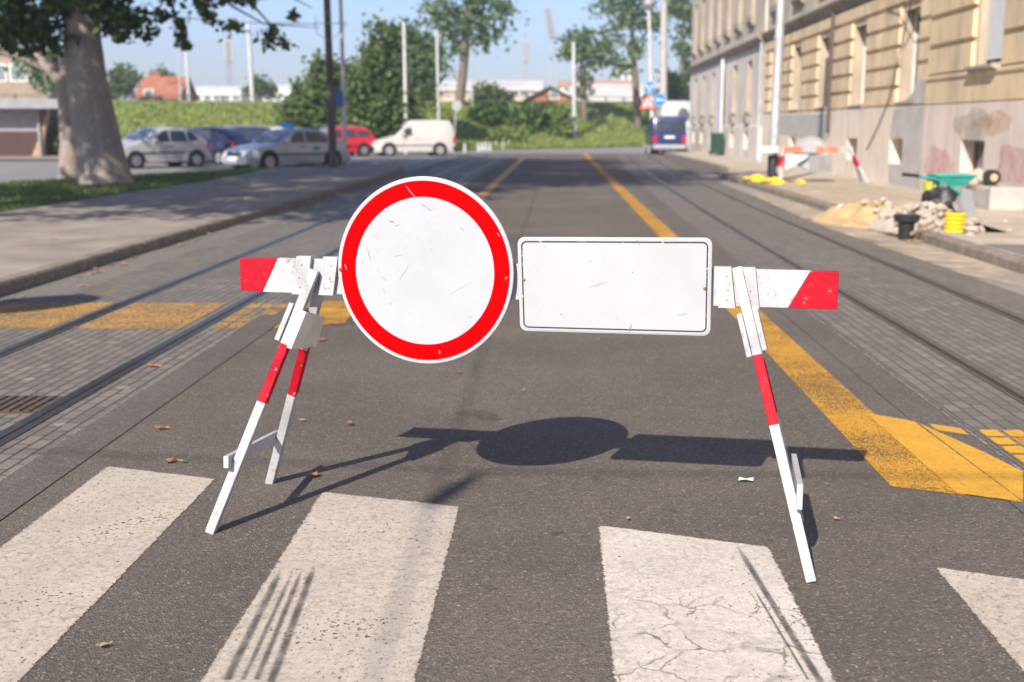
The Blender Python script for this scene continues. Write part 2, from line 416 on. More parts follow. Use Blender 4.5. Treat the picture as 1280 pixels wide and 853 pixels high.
def thing(name, label, cat, loc, rz=0., group=None):
    o = bpy.data.objects.new(name, None); col.objects.link(o)
    o.empty_display_size = .2
    o.location = loc; o.rotation_euler = (0, 0, rz)
    XF[o.name] = Matrix.Translation(Vector(loc)) @ Matrix.Rotation(rz, 4, 'Z')
    return tag(o, label, cat, group)

def card_mesh(name, pts, us, vs_, mat_, parent=None, at=(0, 0, 0), bend=.25):
    """many leaves: each a bent four-point blade"""
    n = len(pts); pts = pts-np.array(at)
    nr = np.cross(us, vs_); ln = np.linalg.norm(nr, axis=1, keepdims=True)+1e-9
    nr = nr/ln*np.linalg.norm(us, axis=1, keepdims=True)*bend
    co = np.stack([pts-us, pts-vs_+nr, pts+us, pts+vs_+nr], 1).reshape(-1, 3)
    me = bpy.data.meshes.new(name)
    me.vertices.add(4*n); me.vertices.foreach_set('co', co.ravel())
    me.loops.add(4*n); me.loops.foreach_set('vertex_index', np.arange(4*n, dtype=np.int32))
    me.polygons.add(n); me.polygons.foreach_set('loop_start', np.arange(0, 4*n, 4, dtype=np.int32))
    me.polygons.foreach_set('loop_total', np.full(n, 4, dtype=np.int32))
    me.materials.append(M[mat_]); me.update(calc_edges=True); me.validate()
    o = bpy.data.objects.new(name, me); col.objects.link(o)
    if parent is not None: o.parent = parent
    else: o.location = at
    XF[o.name] = Matrix.Translation(Vector(at))
    return o

def crown_points(blobs, n, clump=.35, per=38):
    """blobs = (x,y,z,rx,ry,rz); leaves gather round random twig ends so that gaps stay open"""
    b = np.array(blobs, float); w = (b[:, 3]*b[:, 4]*b[:, 5])**.8; w /= w.sum()
    k = max(3, n//per); ib = nrg.choice(len(b), k, p=w)
    d = nrg.normal(size=(k, 3)); d /= np.linalg.norm(d, axis=1, keepdims=True)
    r = nrg.random(k)**.45
    cc = b[ib, :3]+d*r[:, None]*b[ib, 3:]
    ic = nrg.integers(0, k, n)
    cs = clump*(.5+nrg.random(k))
    return cc[ic]+nrg.normal(size=(n, 3))*cs[ic][:, None]*np.array([1, 1, .75])*.6
def leaf_axes(n, size, var=.4):
    d = nrg.normal(size=(n, 3)); d[:, 2] *= .7; d /= np.linalg.norm(d, axis=1, keepdims=True)
    e = nrg.normal(size=(n, 3)); e -= d*(e*d).sum(1, keepdims=True); e /= np.linalg.norm(e, axis=1, keepdims=True)
    s = size*(1-var+2*var*nrg.random((n, 1)))
    return d*s*.5, e*s*.36

def tree(name, label, cat, base, trunk, blobs, n, size, leaf, bark, clump=.35, group=None, limbs=(), per=38, tn=10):
    o = thing(name, label, cat, base, 0., group)
    mb = MB()
    for pts, rad in ([trunk] if trunk else []): mb.tube(pts, rad, tn)
    for pts, rad in limbs: mb.tube(pts, rad, 7)
    if mb.v: mb.build('trunk', bark, o, smooth=True)
    pts = crown_points(blobs, n, clump, per)
    u, v = leaf_axes(n, size)
    card_mesh('crown', pts, u, v, leaf, o, base)
    return o

# ------------------------------------------------------------------ world, sun, camera
SH = Vector((.459, 1.217, -.943))            # way the sunlight travels, read off the barrier's shadow
elev = math.atan2(-SH.z, math.hypot(SH.x, SH.y)); az = math.atan2(-SH.x, -SH.y)
w = bpy.data.worlds.new('World'); sc.world = w; w.use_nodes = True
nt = w.node_tree; nt.nodes.clear()
sky = nt.nodes.new('ShaderNodeTexSky'); sky.sky_type = 'NISHITA'; sky.sun_disc = False
sky.sun_elevation = elev; sky.sun_rotation = az % (2*math.pi)
sky.air_density = 1.0; sky.dust_density = .8; sky.ozone_density = 2.
bg = nt.nodes.new('ShaderNodeBackground'); bg.inputs['Strength'].default_value = .09
wo = nt.nodes.new('ShaderNodeOutputWorld')
tint = nt.nodes.new('ShaderNodeMix'); tint.data_type = 'RGBA'; tint.blend_type = 'MULTIPLY'; tint.inputs[0].default_value = 1.
tint.inputs[7].default_value = (.92, .96, 1.22, 1)
nt.links.new(sky.outputs[0], tint.inputs[6]); nt.links.new(tint.outputs[2], bg.inputs[0]); nt.links.new(bg.outputs[0], wo.inputs[0])
sl = bpy.data.lights.new('sun', 'SUN'); sl.energy = 5.0; sl.angle = R(.5); sl.color = (1, .92, .82)
so = bpy.data.objects.new('sun', sl); col.objects.link(so); so.rotation_euler = SH.to_track_quat('-Z', 'Y').to_euler(); so.location = (-20, -40, 40)
cd = bpy.data.cameras.new('camera'); cam = bpy.data.objects.new('camera', cd); col.objects.link(cam)
cd.sensor_width = 36.; cd.lens = F/1280*36.; cd.clip_end = 3000.; cd.clip_start = .05
cam.location = (0, 0, H); cam.rotation_euler = (math.pi/2-TH, 0, YAW)
cd.dof.use_dof = True; cd.dof.focus_distance = 4.0; cd.dof.aperture_fstop = 2.55
sc.camera = cam
sc.view_settings.view_transform = 'Standard'; sc.view_settings.look = 'None'
sc.view_settings.exposure = .77; sc.view_settings.gamma = 1.
sc.render.engine = 'CYCLES'
sc.cycles.max_bounces = 6; sc.cycles.transparent_max_bounces = 8; sc.cycles.use_denoising = True

# ------------------------------------------------------------------ ground and road
def grid_sheet(name, x0, x1, y0, y1, z, mat_, nx=1, ny=1):
    mb = MB()
    for i in range(nx):
        for j in range(ny):
            xa, xb = x0+(x1-x0)*i/nx, x0+(x1-x0)*(i+1)/nx
            ya, yb = y0+(y1-y0)*j/ny, y0+(y1-y0)*(j+1)/ny
            mb.poly([(xa, ya, z), (xb, ya, z), (xb, yb, z), (xa, yb, z)])
    return struct(mb.build(name, mat_, fix=False))
grid_sheet('ground', -300, 300, -100, 520, -.05, 'ground')
grid_sheet('road', -4.97, 4.8, -8, 66, 0., 'asphalt')
struct(MB().poly([(-90, 8, -.006), (-4.5, 8, -.006), (-4.5, 66, -.006), (12, 66, -.006), (60, 66, -.006), (60, 104, -.006), (-90, 104, -.006)]).build('side_road', 'asphalt_side', fix=False))

struct(MB().poly([(4.79, 33, -.002), (5.3, 36, -.002), (5.9, 42, -.002), (5.9, 66, -.002), (4.79, 66, -.002)]).build('road', 'asphalt', fix=False))
def xo(Y):                                    # the right-hand track bends away a little
    return .00045*max(0, Y-12)**2
def strip(name, xa, xb, y0, y1, z, mat_, off=None, n=40):
    mb = MB()
    for i in range(n):
        ya, yb = y0+(y1-y0)*i/n, y0+(y1-y0)*(i+1)/n
        a, b = (off(ya), off(yb)) if off else (0, 0)
        mb.poly([(xa+a, ya, z), (xb+a, ya, z), (xb+b, yb, z), (xa+b, yb, z)])
    return struct(mb.build(name, mat_, fix=False))
strip('tram_paving', -4.45, -2.38, -4, 65, .004, 'setts')
strip('tram_paving', 2.08, 4.2, -4, 65, .004, 'setts_r', xo)
mb = MB()
for i in range(40):
    ya, yb = -4+i*1.1, -2.9+i*1.1; mb.poly([(4.2+xo(ya), ya, .004), (4.78+max(0, .06*(ya-34)), ya, .004), (4.78+max(0, .06*(yb-34)), yb, .004), (4.2+xo(yb), yb, .004)])
struct(mb.build('gutter', 'gutter', fix=False))
strip('gutter', -4.97, -4.45, -4, 40, .004, 'asphalt_pale', None, 1)
strip('asphalt_band', -2.38, -2.14, -4, 65, .0045, 'asphalt_band', None, 1)
strip('asphalt_band', 1.84, 2.05, -4, 65, .0045, 'asphalt_band', xo)
strip('joint_line', 2.052, 2.07, -4, 65, .0055, 'grey_line', xo)
strip('joint_line', -2.387, -2.375, -4, 65, .0055, 'grey_line', None, 1)
def rail(x, label, off=None):
    mb = MB(); n = 60
    ys = [-4+(69)*(i/n) for i in range(n+1)]
    for (xa, xb, z0, z1, mi) in ((-.032, .028, .003, .0115, 0), (.028, .068, .003, .0062, 1), (.068, .088, .003, .0105, 0)):
        if x > 0: xa, xb = -xb, -xa
        for i in range(n):
            a, b = (off(ys[i]), off(ys[i+1])) if off else (0, 0)
            y0, y1 = ys[i], ys[i+1]
            mb.add([(x+xa+a, y0, z0), (x+xb+a, y0, z0), (x+xb+a, y0, z1), (x+xa+a, y0, z1), (x+xa+b, y1, z0), (x+xb+b, y1, z0), (x+xb+b, y1, z1), (x+xa+b, y1, z1)],
                   [(3, 2, 6, 7), (0, 3, 7, 4), (2, 1, 5, 6)], mi)
    return tag(mb.build('tram_rail', ['rail', 'groove'], at=(x, 0, 0)), label, 'rail', 'tram rails in the street')
rail(-3.73, 'steel tram rail set in pavers, running next to the left kerb')
rail(-2.72, 'steel tram rail in pavers left of the barrier, second rail from the left kerb')
rail(2.64, 'dark steel tram rail right of the barrier, the one nearer the yellow line')
rail(3.68, 'dark steel tram rail running beside the dusty right gutter')
for o in [o for o in col.objects if o.name.startswith('tram_rail')]:
    if o.location.x > 0:
        for v in o.data.vertices: v.co.x += xo(v.co.y)

def ragged(name, quad, mat_, z, jit=.006, step=.05):
    """painted shape as a fine grid that knows how far each point is from its edge, so the paint can crumble there"""
    q = [Vector((p[0], p[1], z)) for p in quad]; mb = MB(); ed = []
    if len(q) != 4:
        o = MB().poly(q).build(name, mat_, fix=False); ed = None
    else:
        nu = max(6, int((q[1]-q[0]).length/step)); nv = max(6, int((q[3]-q[0]).length/step))
        fu = [0, .01, .03]+[i/nu for i in range(1, nu) if .04 < i/nu < .96]+[.97, .99, 1]; fv = [0, .006, .015]+[i/nv for i in range(1, nv) if .03 < i/nv < .97]+[.985, .994, 1]
        wu, wv = ((q[1]-q[0]).length+(q[2]-q[3]).length)/2, ((q[3]-q[0]).length+(q[2]-q[1]).length)/2
        for a in fu:
            for b in fv:
                p = q[0].lerp(q[1], a).lerp(q[3].lerp(q[2], a), b); mb.v.append(tuple(p))
                ed.append(min(a*wu, (1-a)*wu, b*wv, (1-b)*wv))
        k = len(fv)
        for i in range(len(fu)-1):
            for j in range(k-1): mb.f.append((i*k+j, (i+1)*k+j, (i+1)*k+j+1, i*k+j+1)); mb.m.append(0)
        o = mb.build(name, mat_, fix=False)
    at_ = o.data.attributes.new('edge', 'FLOAT', 'POINT')
    at_.data.foreach_set('value', ed if ed else [1.]*len(o.data.vertices))
    return struct(o)
# zebra crossing: bars 0.58 m wide, ends set back to the right (the crossing runs askew)
for k, (xa, xb, ya, yb, mt) in enumerate(((-2.0, -1.47, 4.93, 4.76, 'white_line'), (-.965, -.385, 4.6, 4.43, 'white_line'), (.17, .77, 4.235, 4.02, 'white_crack'), (1.315, 1.9, 3.85, 3.62, 'white_line'), (-3.2, -2.62, 5.3, 5.1, None), (2.45, 3.0, 3.4, 3.2, None))):
    if mt: ragged('crosswalk_stripe', [(xa-.008, ya-3.4), (xb+.008, yb-3.4), (xb+.008, yb+.008), (xa-.008, ya+.008)], mt, .003)
# yellow lines
ragged('lane_line', [(1.42, 4.77), (1.69, 4.66), (1.645, 30), (1.4, 30)], 'yellow', .0032, .004)
strip('lane_line', 1.4, 1.645, 30.002, 66, .0032, 'yellow', None, 1)
strip('lane_line', -1.765, -1.535, 10.0, 56, .0032, 'yellow_far', None, 1)
ragged('corner_marking', [(1.66, 4.68), (1.9, 4.565), (1.85, 5.88), (1.64, 6.06)], 'yellow_solid', .0052, .005)
ragged('corner_marking', [(1.895, 4.57), (2.06, 5.0), (2.0, 5.3), (1.855, 5.86)], 'yellow_solid', .0064, .005)
ragged('corner_marking', [(1.9, 5.7), (2.04, 5.6), (2.04, 5.74), (1.9, 5.84)], 'yellow_solid', .0068, .003)
for i in range(8):
    for j in range(5):
        xa, ya = 2.105+i*.118, 4.98+j*.15-(i % 2)*.0
        if rnd.random() < .95: ragged('sett_marking', [(xa, ya), (xa+.107, ya), (xa+.107, ya+.138), (xa, ya+.138)], 'yellow_solid' if rnd.random() < .8 else 'yellow', .0075, .003, .03)
ragged('stop_band', [(-4.7, 8.45), (-3.82, 8.45), (-3.8, 9.75), (-4.7, 9.6)], 'yellow_old', .0072, .01)
ragged('stop_band', [(-3.6, 8.45), (-2.82, 8.47), (-2.82, 9.76), (-3.62, 9.72)], 'yellow_old', .0072, .01)
for i in range(3):
    for j in range(4):
        if (i, j) not in ((2, 1), (1, 2), (2, 0)): ragged('sett_marking', [(-2.6+i*.115, 8.5+j*.32), (-2.5+i*.115, 8.5+j*.32), (-2.5+i*.115, 8.76+j*.32), (-2.6+i*.115, 8.76+j*.32)], 'yellow_old', .0072, .004)
ragged('stop_band', [(-2.13, 8.52), (-1.63, 8.78), (-1.7, 9.95), (-2.13, 9.85)], 'yellow', .0052, .01)
# tyre streaks, stains
def streak(x0, y0, x1, y1, w):
    a, b = G(x0, y0), G(x1, y1); a.z = b.z = .0082; d = b-a; n = Vector((-d.y, d.x, 0)).normalized()*w/2; mb = MB(); ed = []; N = 24
    for i in range(N+1):
        for j, e in ((-1, 0), (-.4, 1), (.4, 1), (1, 0)):
            mb.v.append(tuple(a+d*(i/N)+n*j*(1 if i < N-4 else (N-i+.6)/4.6))); ed.append(e*min(1, (N-i)/4))
    for i in range(N):
        for j in range(3): mb.f.append((i*4+j, i*4+j+1, i*4+j+5, i*4+j+4)); mb.m.append(0)
    o = mb.build('tyre_mark', 'tyre_mark', fix=False); o.data.attributes.new('edge', 'FLOAT', 'POINT').data.foreach_set('value', ed); struct(o)
for q in ((283, 853, 352, 712, .03), (303, 853, 366, 716, .016), (320, 853, 378, 712, .02), (338, 856, 394, 706, .03), (1028, 860, 919, 681, .03), (1010, 853, 940, 735, .012)): streak(*q)
def blot(px, py, r, mt='patch', sq=1.):
    c = G(px, py); pts = []
    for i in range(28):
        q = i/28*2*math.pi; rr = r*(1+.35*math.sin(2*q+px)+.2*math.sin(3*q+py)+rnd.uniform(-.1, .1))
        pts.append((c.x+rr*math.cos(q), c.y+rr*sq*math.sin(q), .0104))
    struct(MB().poly(pts).build('road_stain', mt, fix=False))
for px, py, r in ((440, 402, .22), (612, 738, .025), (697, 668, .025), (745, 600, .03), (840, 640, .02), (600, 520, .1)): blot(px, py, r, 'patch')
# dust drifted from the works
struct(MB().poly([(4.15, 12, .0125), (4.76, 9.5, .0125), (4.76, 26, .0125), (4.3, 26, .0125), (4.0, 18, .0125)]).build('sand_dust', 'dust', fix=False))

# kerbs and pavements ------------------------------------------------
def kerb_line(name, pts, w, h, mat_='kerb', L=1., skip=()):
    """kerb stones laid end to end with open joints, chamfered top edge on the road side (left of travel = pavement)"""
    mb = MB()
    for i in range(len(pts)-1):
        a, b = Vector((*pts[i], 0)), Vector((*pts[i+1], 0)); d = b-a; n = max(1, round(d.length/L)); nr = Vector((-d.y, d.x, 0)).normalized()
        for k in range(n):
            c0, c1 = a+d*((k+.006)/n), a+d*((k+.994)/n)
            if any(s0 < c0.y < s1 for s0, s1 in skip): continue
            dz = rnd.uniform(-.006, .006); dx = rnd.uniform(-.006, .006)
            vs = []
            for c in (c0, c1):
                for q, z in ((.0, -.05), (.0, h-.025+dz), (math.copysign(.02, w), h+dz), (w, h+dz), (w, -.05)):
                    p = c+nr*(q+dx); vs.append((p.x, p.y, z))
            mb.add(vs, [(0, 1, 6, 5), (1, 2, 7, 6), (2, 3, 8, 7), (3, 4, 9, 8), (4, 3, 2, 1, 0), (5, 6, 7, 8, 9)])
    return struct(mb.build(name, mat_, bevel=.006))
LP = [(-4.96, -6), (-4.96, 37.5), (-5.2, 39.6), (-5.8, 41.3), (-6.8, 42.9), (-8.0, 44.2), (-9.0, 44.4), (-9.6, 43.2), (-10.2, 38.8), (-11.2, 35.2), (-13.4, 29.3), (-17.5, 19.5), (-26, 8), (-26, -6)]
kerb_line('kerb', LP[:6], .17, .13)
kerb_line('kerb', LP[5:13], .14, .12)
def inset(pts, d):
    out = []
    for i, p in enumerate(pts):
        a, b = Vector(pts[i-1]), Vector(pts[(i+1) % len(pts)]); t = (b-a).normalized(); out.append((p[0]-t.y*d, p[1]+t.x*d))
    return out
LI = [(-5.125, -6), (-5.125, 37.4), (-5.36, 39.5), (-5.95, 41.1), (-6.9, 42.6), (-8.05, 43.95), (-8.9, 44.1), (-9.4, 43.0), (-10.0, 38.7), (-11.0, 35.1), (-13.2, 29.2), (-17.3, 19.4), (-25.8, 8), (-25.8, -6)]
struct(MB().poly([(x, y, .128) for x, y in LI]).build('pavement', 'pavement', fix=False))
VG = [(-9.3, -6), (-9.05, 12), (-9.0, 23.5), (-8.95, 30), (-9.2, 35), (-9.6, 39), (-9.95, 38.6), (-10.95, 35.05), (-13.15, 29.2), (-17.2, 19.4), (-25.6, 8), (-25.6, -6)]
struct(MB().poly([(x, y, .134) for x, y in VG]).build('grass_verge', 'grass_base', fix=False))
def in_poly(x, y, poly):
    c = np.zeros(len(x), bool); n = len(poly)
    for i in range(n):
        (x1, y1), (x2, y2) = poly[i], poly[i-1]
        if y1 == y2: continue
        t = ((y1 > y) != (y2 > y)) & (x < (x2-x1)*(y-y1)/(y2-y1)+x1); c ^= t
    return c
def grass(name, xs, ys, zs, hgt, wid, mat_, label, lean=.5):
    n = len(xs); p = np.stack([xs, ys, zs+hgt*.45], 1); h = hgt*(.5+nrg.random((n, 1)))
    u = np.concatenate([nrg.normal(size=(n, 2))*lean, np.ones((n, 1))], 1)*h*.5
    a = nrg.random(n)*6.283; v = np.stack([np.cos(a), np.sin(a), 0*a], 1)*wid*(.6+.8*nrg.random((n, 1)))
    return tag(card_mesh(name, p, u, v, mat_, None, (0, 0, 0), .1), label, 'grass', None, 'stuff')
n = 60000; gx, gy = nrg.uniform(-22, -8.8, n), nrg.uniform(10, 40, n); k = in_poly(gx, gy, VG)
grass('verge_grass', gx[k], gy[k], np.full(k.sum(), .134), .07, .012, 'grass_blade', 'short green grass on the verge under the plane tree')

# right pavement: intact near and far, dug open in between
RP = [(4.78, -6), (4.78, 33.6), (5.0, 36), (5.4, 38.5), (5.75, 42), (5.8, 66)]
def kerb_r(pts, **kw): return kerb_line('kerb', [p for p in reversed(pts)], -.2, .135, **kw)
mbk = kerb_line('kerb', RP, -.2, .135, skip=((15.6, 19.2),))
struct(MB().poly([(4.985, -6, .13), (9.6, -6, .13), (9.6, 66, .13), (5.98, 66, .13), (5.95, 42, .13), (5.6, 38.5, .13), (5.2, 36, .13), (4.985, 33.6, .13), (4.985, 19.3, .13), (5.9, 19.0, .13), (6.1, 17.4, .13), (5.9, 15.4, .13), (4.985, 15.5, .13)]).build('pavement', 'pavement_r', fix=False))
struct(MB().poly([(4.6, 15.3, .02), (6.2, 15.1, .02), (6.3, 19.4, .02), (4.6, 19.4, .02)]).build('trench_floor', 'sand', fix=False))
struct(MB().poly([(5.02, 8, .134), (6.6, 8, .134), (6.5, 13.6, .134), (5.02, 13.9, .134)]).build('pavement', 'asphalt_pale', fix=False))

# far ground: rising bank behind the parked cars ---------------------
EDGE = [(-140, 50), (-60, 58), (-25, 64), (-6, 72), (0, 80), (8, 90), (30, 97), (140, 112)]
def edge_y(X):
    for (a, b), (c, d) in zip(EDGE, EDGE[1:]):
        if a <= X <= c: return b+(d-b)*(X-a)/(c-a)
    return EDGE[-1][1]
def bank_z(d, X):
    top = 2.75 if X < -12 else 2.75+.3*min(1, (X+12)/14)
    if d <= 3.5: return .02+.1*d/3.5
    s = min(1, (d-3.5)/13.); s = s*s*(3-2*s)
    return .12+top*s
ds = [0, 1, 2.2, 3.5, 5, 6.5, 8, 9.5, 11, 12.5, 14, 15.5, 17, 19, 22, 30, 60, 150, 400]
xs = list(range(-140, 141, 4)); mb = MB()
for X in xs:
    for d in ds: mb.v.append((X, edge_y(X)+d, bank_z(d, X)+(.12*math.sin(X*.9+d)*math.sin(d*.7+X*.3) if 4 < d < 17 else 0)))
nd = len(ds)
for i in range(len(xs)-1):
    for j in range(nd-1): mb.f.append((i*nd+j, (i+1)*nd+j, (i+1)*nd+j+1, i*nd+j+1)); mb.m.append(0)
struct(mb.build('embankment', 'bank', smooth=True, fix=False))
n = 52000; gx = nrg.uniform(-48, 20, n); gd = nrg.uniform(.3, 19, n)
gy = np.array([edge_y(x) for x in gx])+gd; gz = np.array([bank_z(d, x) for d, x in zip(gd, gx)])
grass('bank_grass', gx, gy, gz, .38, .07, 'grass_bank', 'tall bright green grass covering the railway bank', .6)

# ------------------------------------------------------------------ the barrier
PL, PR = Vector((-1.214, 4.369, .943)), Vector((.976, 4.025, .944))
BU = (PR-PL).normalized(); BN = Vector((BU.y, -BU.x, 0)).normalized()      # BN faces the camera side
if BN.y > 0: BN = -BN
UP = Vector((0, 0, 1))
def on_plank(px, py, off=0.):
    d = ray(px, py); o = PL+BN*off
    t = (o-Vector((0, 0, H))).dot(BN)/d.dot(BN)
    return Vector((0, 0, H))+d*t
bar_ = thing('road_barrier', 'red and white wooden barrier with round sign and blank board across the asphalt', 'barrier', (-.12, 4.2, 0))
mb = MB(); f = .0125
def plank_piece(pts, mi):
    mb.slab([on_plank(*p, f) for p in pts], -BN*.025, mi)
plank_piece([(299.5, 323.5), (347, 323), (328, 365.3), (300.5, 363.5)], 1)
plank_piece([(347.1, 323), (1013.5, 338.8), (985, 385.5), (328.1, 365.3)], 0)
plank_piece([(1013.6, 338.8), (1049, 340), (1046.5, 387.3), (985.1, 385.5)], 1)
mb.build('crossbar', ['wood_white', 'wood_red'], bar_, bevel=.0025)
def trestle(ff, ft, rf, rt, cutf, cutr, outer, bh, ext, btn):
    """A-frame of two battens, two gusset boards, a low brace and the slot battens that hold the crossbar"""
    tr = bpy.data.objects.new('trestle', None); col.objects.link(tr); tr.parent = bar_; XF[tr.name] = XF[bar_.name]; tr.empty_display_size = .1
    pn = (ft-ff).cross(rt-rf).normalized()
    if pn.x*outer < 0: pn = -pn                      # pn points to the outer side
    MB().bar(ff, ft, .046, .034, pn.cross(ft-ff), cutf, (0, 1, 0)).build('leg', ['wood_white', 'wood_red'], tr, bevel=.003)
    MB().bar(rf, rt, .046, .034, pn.cross(rt-rf), cutr, (0, 1, 0)).build('leg', ['wood_white', 'wood_red'], tr, bevel=.003)
    a, b = ff.lerp(ft, .27), rf.lerp(rt, .235); d = (b-a).normalized()
    MB().bar(a-d*ext+pn*.028, b+d*.03+pn*.028, bh, .02, (0, 0, 1)).build('brace', 'wood_white', tr, bevel=.002)
    for sgn, mt, q in ((1, 'wood_white', .8), (-1, 'wood_bare' if outer < 0 else 'wood_white', .79)):
        a, b = ff.lerp(ft, q-.075), ff.lerp(ft, q+.065); a2, b2 = rf.lerp(rt, q-.075), rf.lerp(rt, q+.065)
        ey = (a2-a).normalized()*.035
        off = pn*(.0275*sgn); q4 = [a-ey+off, a2+ey*.9+off, b2+ey*1.1+off, b-ey*.9+off]
        q4 = [p-pn*.009 for p in q4]
        g = MB().slab(q4, pn*.018).build('gusset_board', mt, tr, bevel=.002)
    for px, py, lean in btn:
        c = on_plank(px, py, .0125+.0115)
        ax = (BU+UP*0).normalized(); az = (UP+BU*lean).normalized()
        n_ = MB().obox(c, ax*.029, BN*.011, az*.073)
        for k in (-.045, -.01, .04):
            n_.lathe(c+BN*.0118+az*k+ax*rnd.uniform(-.012, .012), [(.0026, .003), (.0026, -.001), (.001, -.0015)], 8, 1, axis='y')
        n_.build('slot_batten', ['wood_white', 'rust'], tr)
    return tr
trestle(G(263, 666), on_plank(394, 338, .045), G(338, 603), on_plank(402, 352, -.035), (.5, .72), (.475, .70), -1, .045, .06, ((378, 344, .16), (411, 345, .16)))
trestle(G(1014, 727), on_plank(921, 335, .045), G(999, 650), on_plank(926, 352, -.035), (.49, .715), (.48, .70), 1, .085, .07, ((906, 359, -.13), (936, 360, -.13)))
# round sign
so_ = .05
cL, cR, cT, cB = on_plank(421, 340, so_), on_plank(640.5, 340, so_), on_plank(530, 222.5, so_), on_plank(530, 456.5, so_)
cc = (cL+cR+cT+cB)/4; cc = on_plank(530.5, 339.5, so_); rx, rz = (cR-cL).length/2, (cT-cB).length/2
def ell(k, off, n=96): return [cc+BU*(rx*k*math.cos(2*math.pi*i/n))+UP*(rz*k*math.sin(2*math.pi*i/n))+BN*off for i in range(n)]
def ring(mb, k0, k1, off, mi=0, n=96):
    a, b = ell(k0, off, n), ell(k1, off, n); kk = len(mb.v); mb.v += [tuple(p) for p in a+b]
    for i in range(n): mb.f.append((kk+i, kk+(i+1) % n, kk+n+(i+1) % n, kk+n+i)); mb.m.append(mi)
mb = MB(); mb.slab(ell(1., 0.), -BN*.014)
rs = mb.build('round_sign', 'sign_edge', bar_, bevel=.003)
mb = MB(); ring(mb, .787, .957, .0022); rr_ = mb
def scratch(mb, px0, py0, px1, py1, w, off, mi=1):
    a, b = on_plank(px0, py0, so_+off), on_plank(px1, py1, so_+off); d = (b-a).normalized(); n = d.cross(BN)*w/2; k = 6; L = [a.lerp(b, i/k)+n*rnd.uniform(-.9, .9) for i in range(k+1)]
    for i in range(k):
        w0, w1 = math.sin(math.pi*(i+.12)/(k+.24)), math.sin(math.pi*(i+1.12)/(k+.24)); mb.poly([L[i]-n*w0, L[i+1]-n*w1, L[i+1]+n*w1, L[i]+n*w0], mi)
for q in ((507, 232, 521, 250, .0022), (549, 437, 550, 443, .003), (431, 330, 433, 338, .003), (621, 291, 625, 296, .002), (440, 400, 446, 404, .0016)): scratch(rr_, *q, .0027)
o = rr_.build('red_ring', ['sign_red', 'scuff_pale'], bar_, fix=False); o.parent = rs
mb = MB().poly(ell(.787, .0022))
for q in ((458, 306, 464, 330, .0022), (486, 276, 494, 279, .004), (526, 256, 534, 259, .003), (533, 260, 540, 264, .003), (500, 280, 494, 284, .002), (476, 345, 484, 352, .0016), (478, 360, 482, 368, .0016), (512, 330, 498, 352, .0012), (560, 370, 590, 352, .001), (468, 292, 472, 300, .0014), (575, 284, 580, 290, .002), (506, 318, 490, 322, .0012)): scratch(mb, *q, .0027)
o = mb.build('white_face', ['sign_white', 'scuff'], bar_, fix=False); o.parent = rs
for px, py in ((425.5, 337), (633, 348)):
    mb = MB(); mb.lathe(on_plank(px, py, so_+.002), [(.007, .003), (.006, -.003), (.003, -.005)], 10, axis='y')
    o = mb.build('bolt', 'rust', bar_); o.parent = rs
for px in (470, 590): o = MB().obox(on_plank(px, 350, .0245), BU*.02, BN*.0115, UP*.06).build('bracket', 'gal', bar_); o.parent = rs
# blank board
q = [on_plank(646.5, 296.5, so_), on_plank(890.5, 297.5, so_), on_plank(888, 420.5, so_), on_plank(650, 414, so_)]
def rounded(q, r, ins, off, n=7):
    c = sum(q, Vector())/4; out = []
    qq = []
    for i in range(4):
        p, a, b = q[i], (q[i-1]-q[i]).normalized(), (q[(i+1) % 4]-q[i]).normalized()
        qq.append(p+(a+b)*ins)
    for i in range(4):
        p, a, b = qq[i], (qq[i-1]-qq[i]).normalized(), (qq[(i+1) % 4]-qq[i]).normalized()
        m = p+(a+b)*r
        for k in range(n+1):
            t = k/n*math.pi/2; out.append(m-b*(r*math.cos(t))-a*(r*math.sin(t))+BN*off)
    return out
bd = MB().slab(rounded(q, .026, 0, 0), -BN*.012).build('information_board', 'sign_edge', bar_, bevel=.0025)
mb = MB().poly(rounded(q, .022, .006, .0022))
for z_ in ((790, 404, 786, 416, .003), (720, 302, 735, 303, .004), (795, 300, 800, 306, .003), (832, 305, 838, 303, .0024), (700, 392, 703, 394, .003), (790, 340, 792, 342, .003), (845, 395, 862, 392, .0012), (668, 330, 676, 345, .0012), (735, 360, 760, 352, .0009)): scratch(mb, *z_, .0038)
o = mb.build('board_face', ['board_white', 'scuff'], bar_, fix=False); o.parent = bd
mb = MB(); a, b = rounded(q, .019, .0135, .0034), rounded(q, .0145, .0185, .0034); nn = len(a); mb.v += [tuple(p) for p in a+b]
for i in range(nn): mb.f.append((i, (i+1) % nn, nn+(i+1) % nn, nn+i)); mb.m.append(0)
o = mb.build('border_line', 'sign_black', bar_, fix=False); o.parent = bd
for px, py in ((655, 350), (881, 361)):
    mb = MB(); mb.lathe(on_plank(px, py, so_+.002), [(.006, .003), (.005, -.003), (.002, -.005)], 10, axis='y')
    o = mb.build('bolt', 'rust', bar_); o.parent = bd
for px in (690, 850): o = MB().obox(on_plank(px, 355, .0265), BU*.02, BN*.0135, UP*.055).build('bracket', 'gal', bar_); o.parent = bd

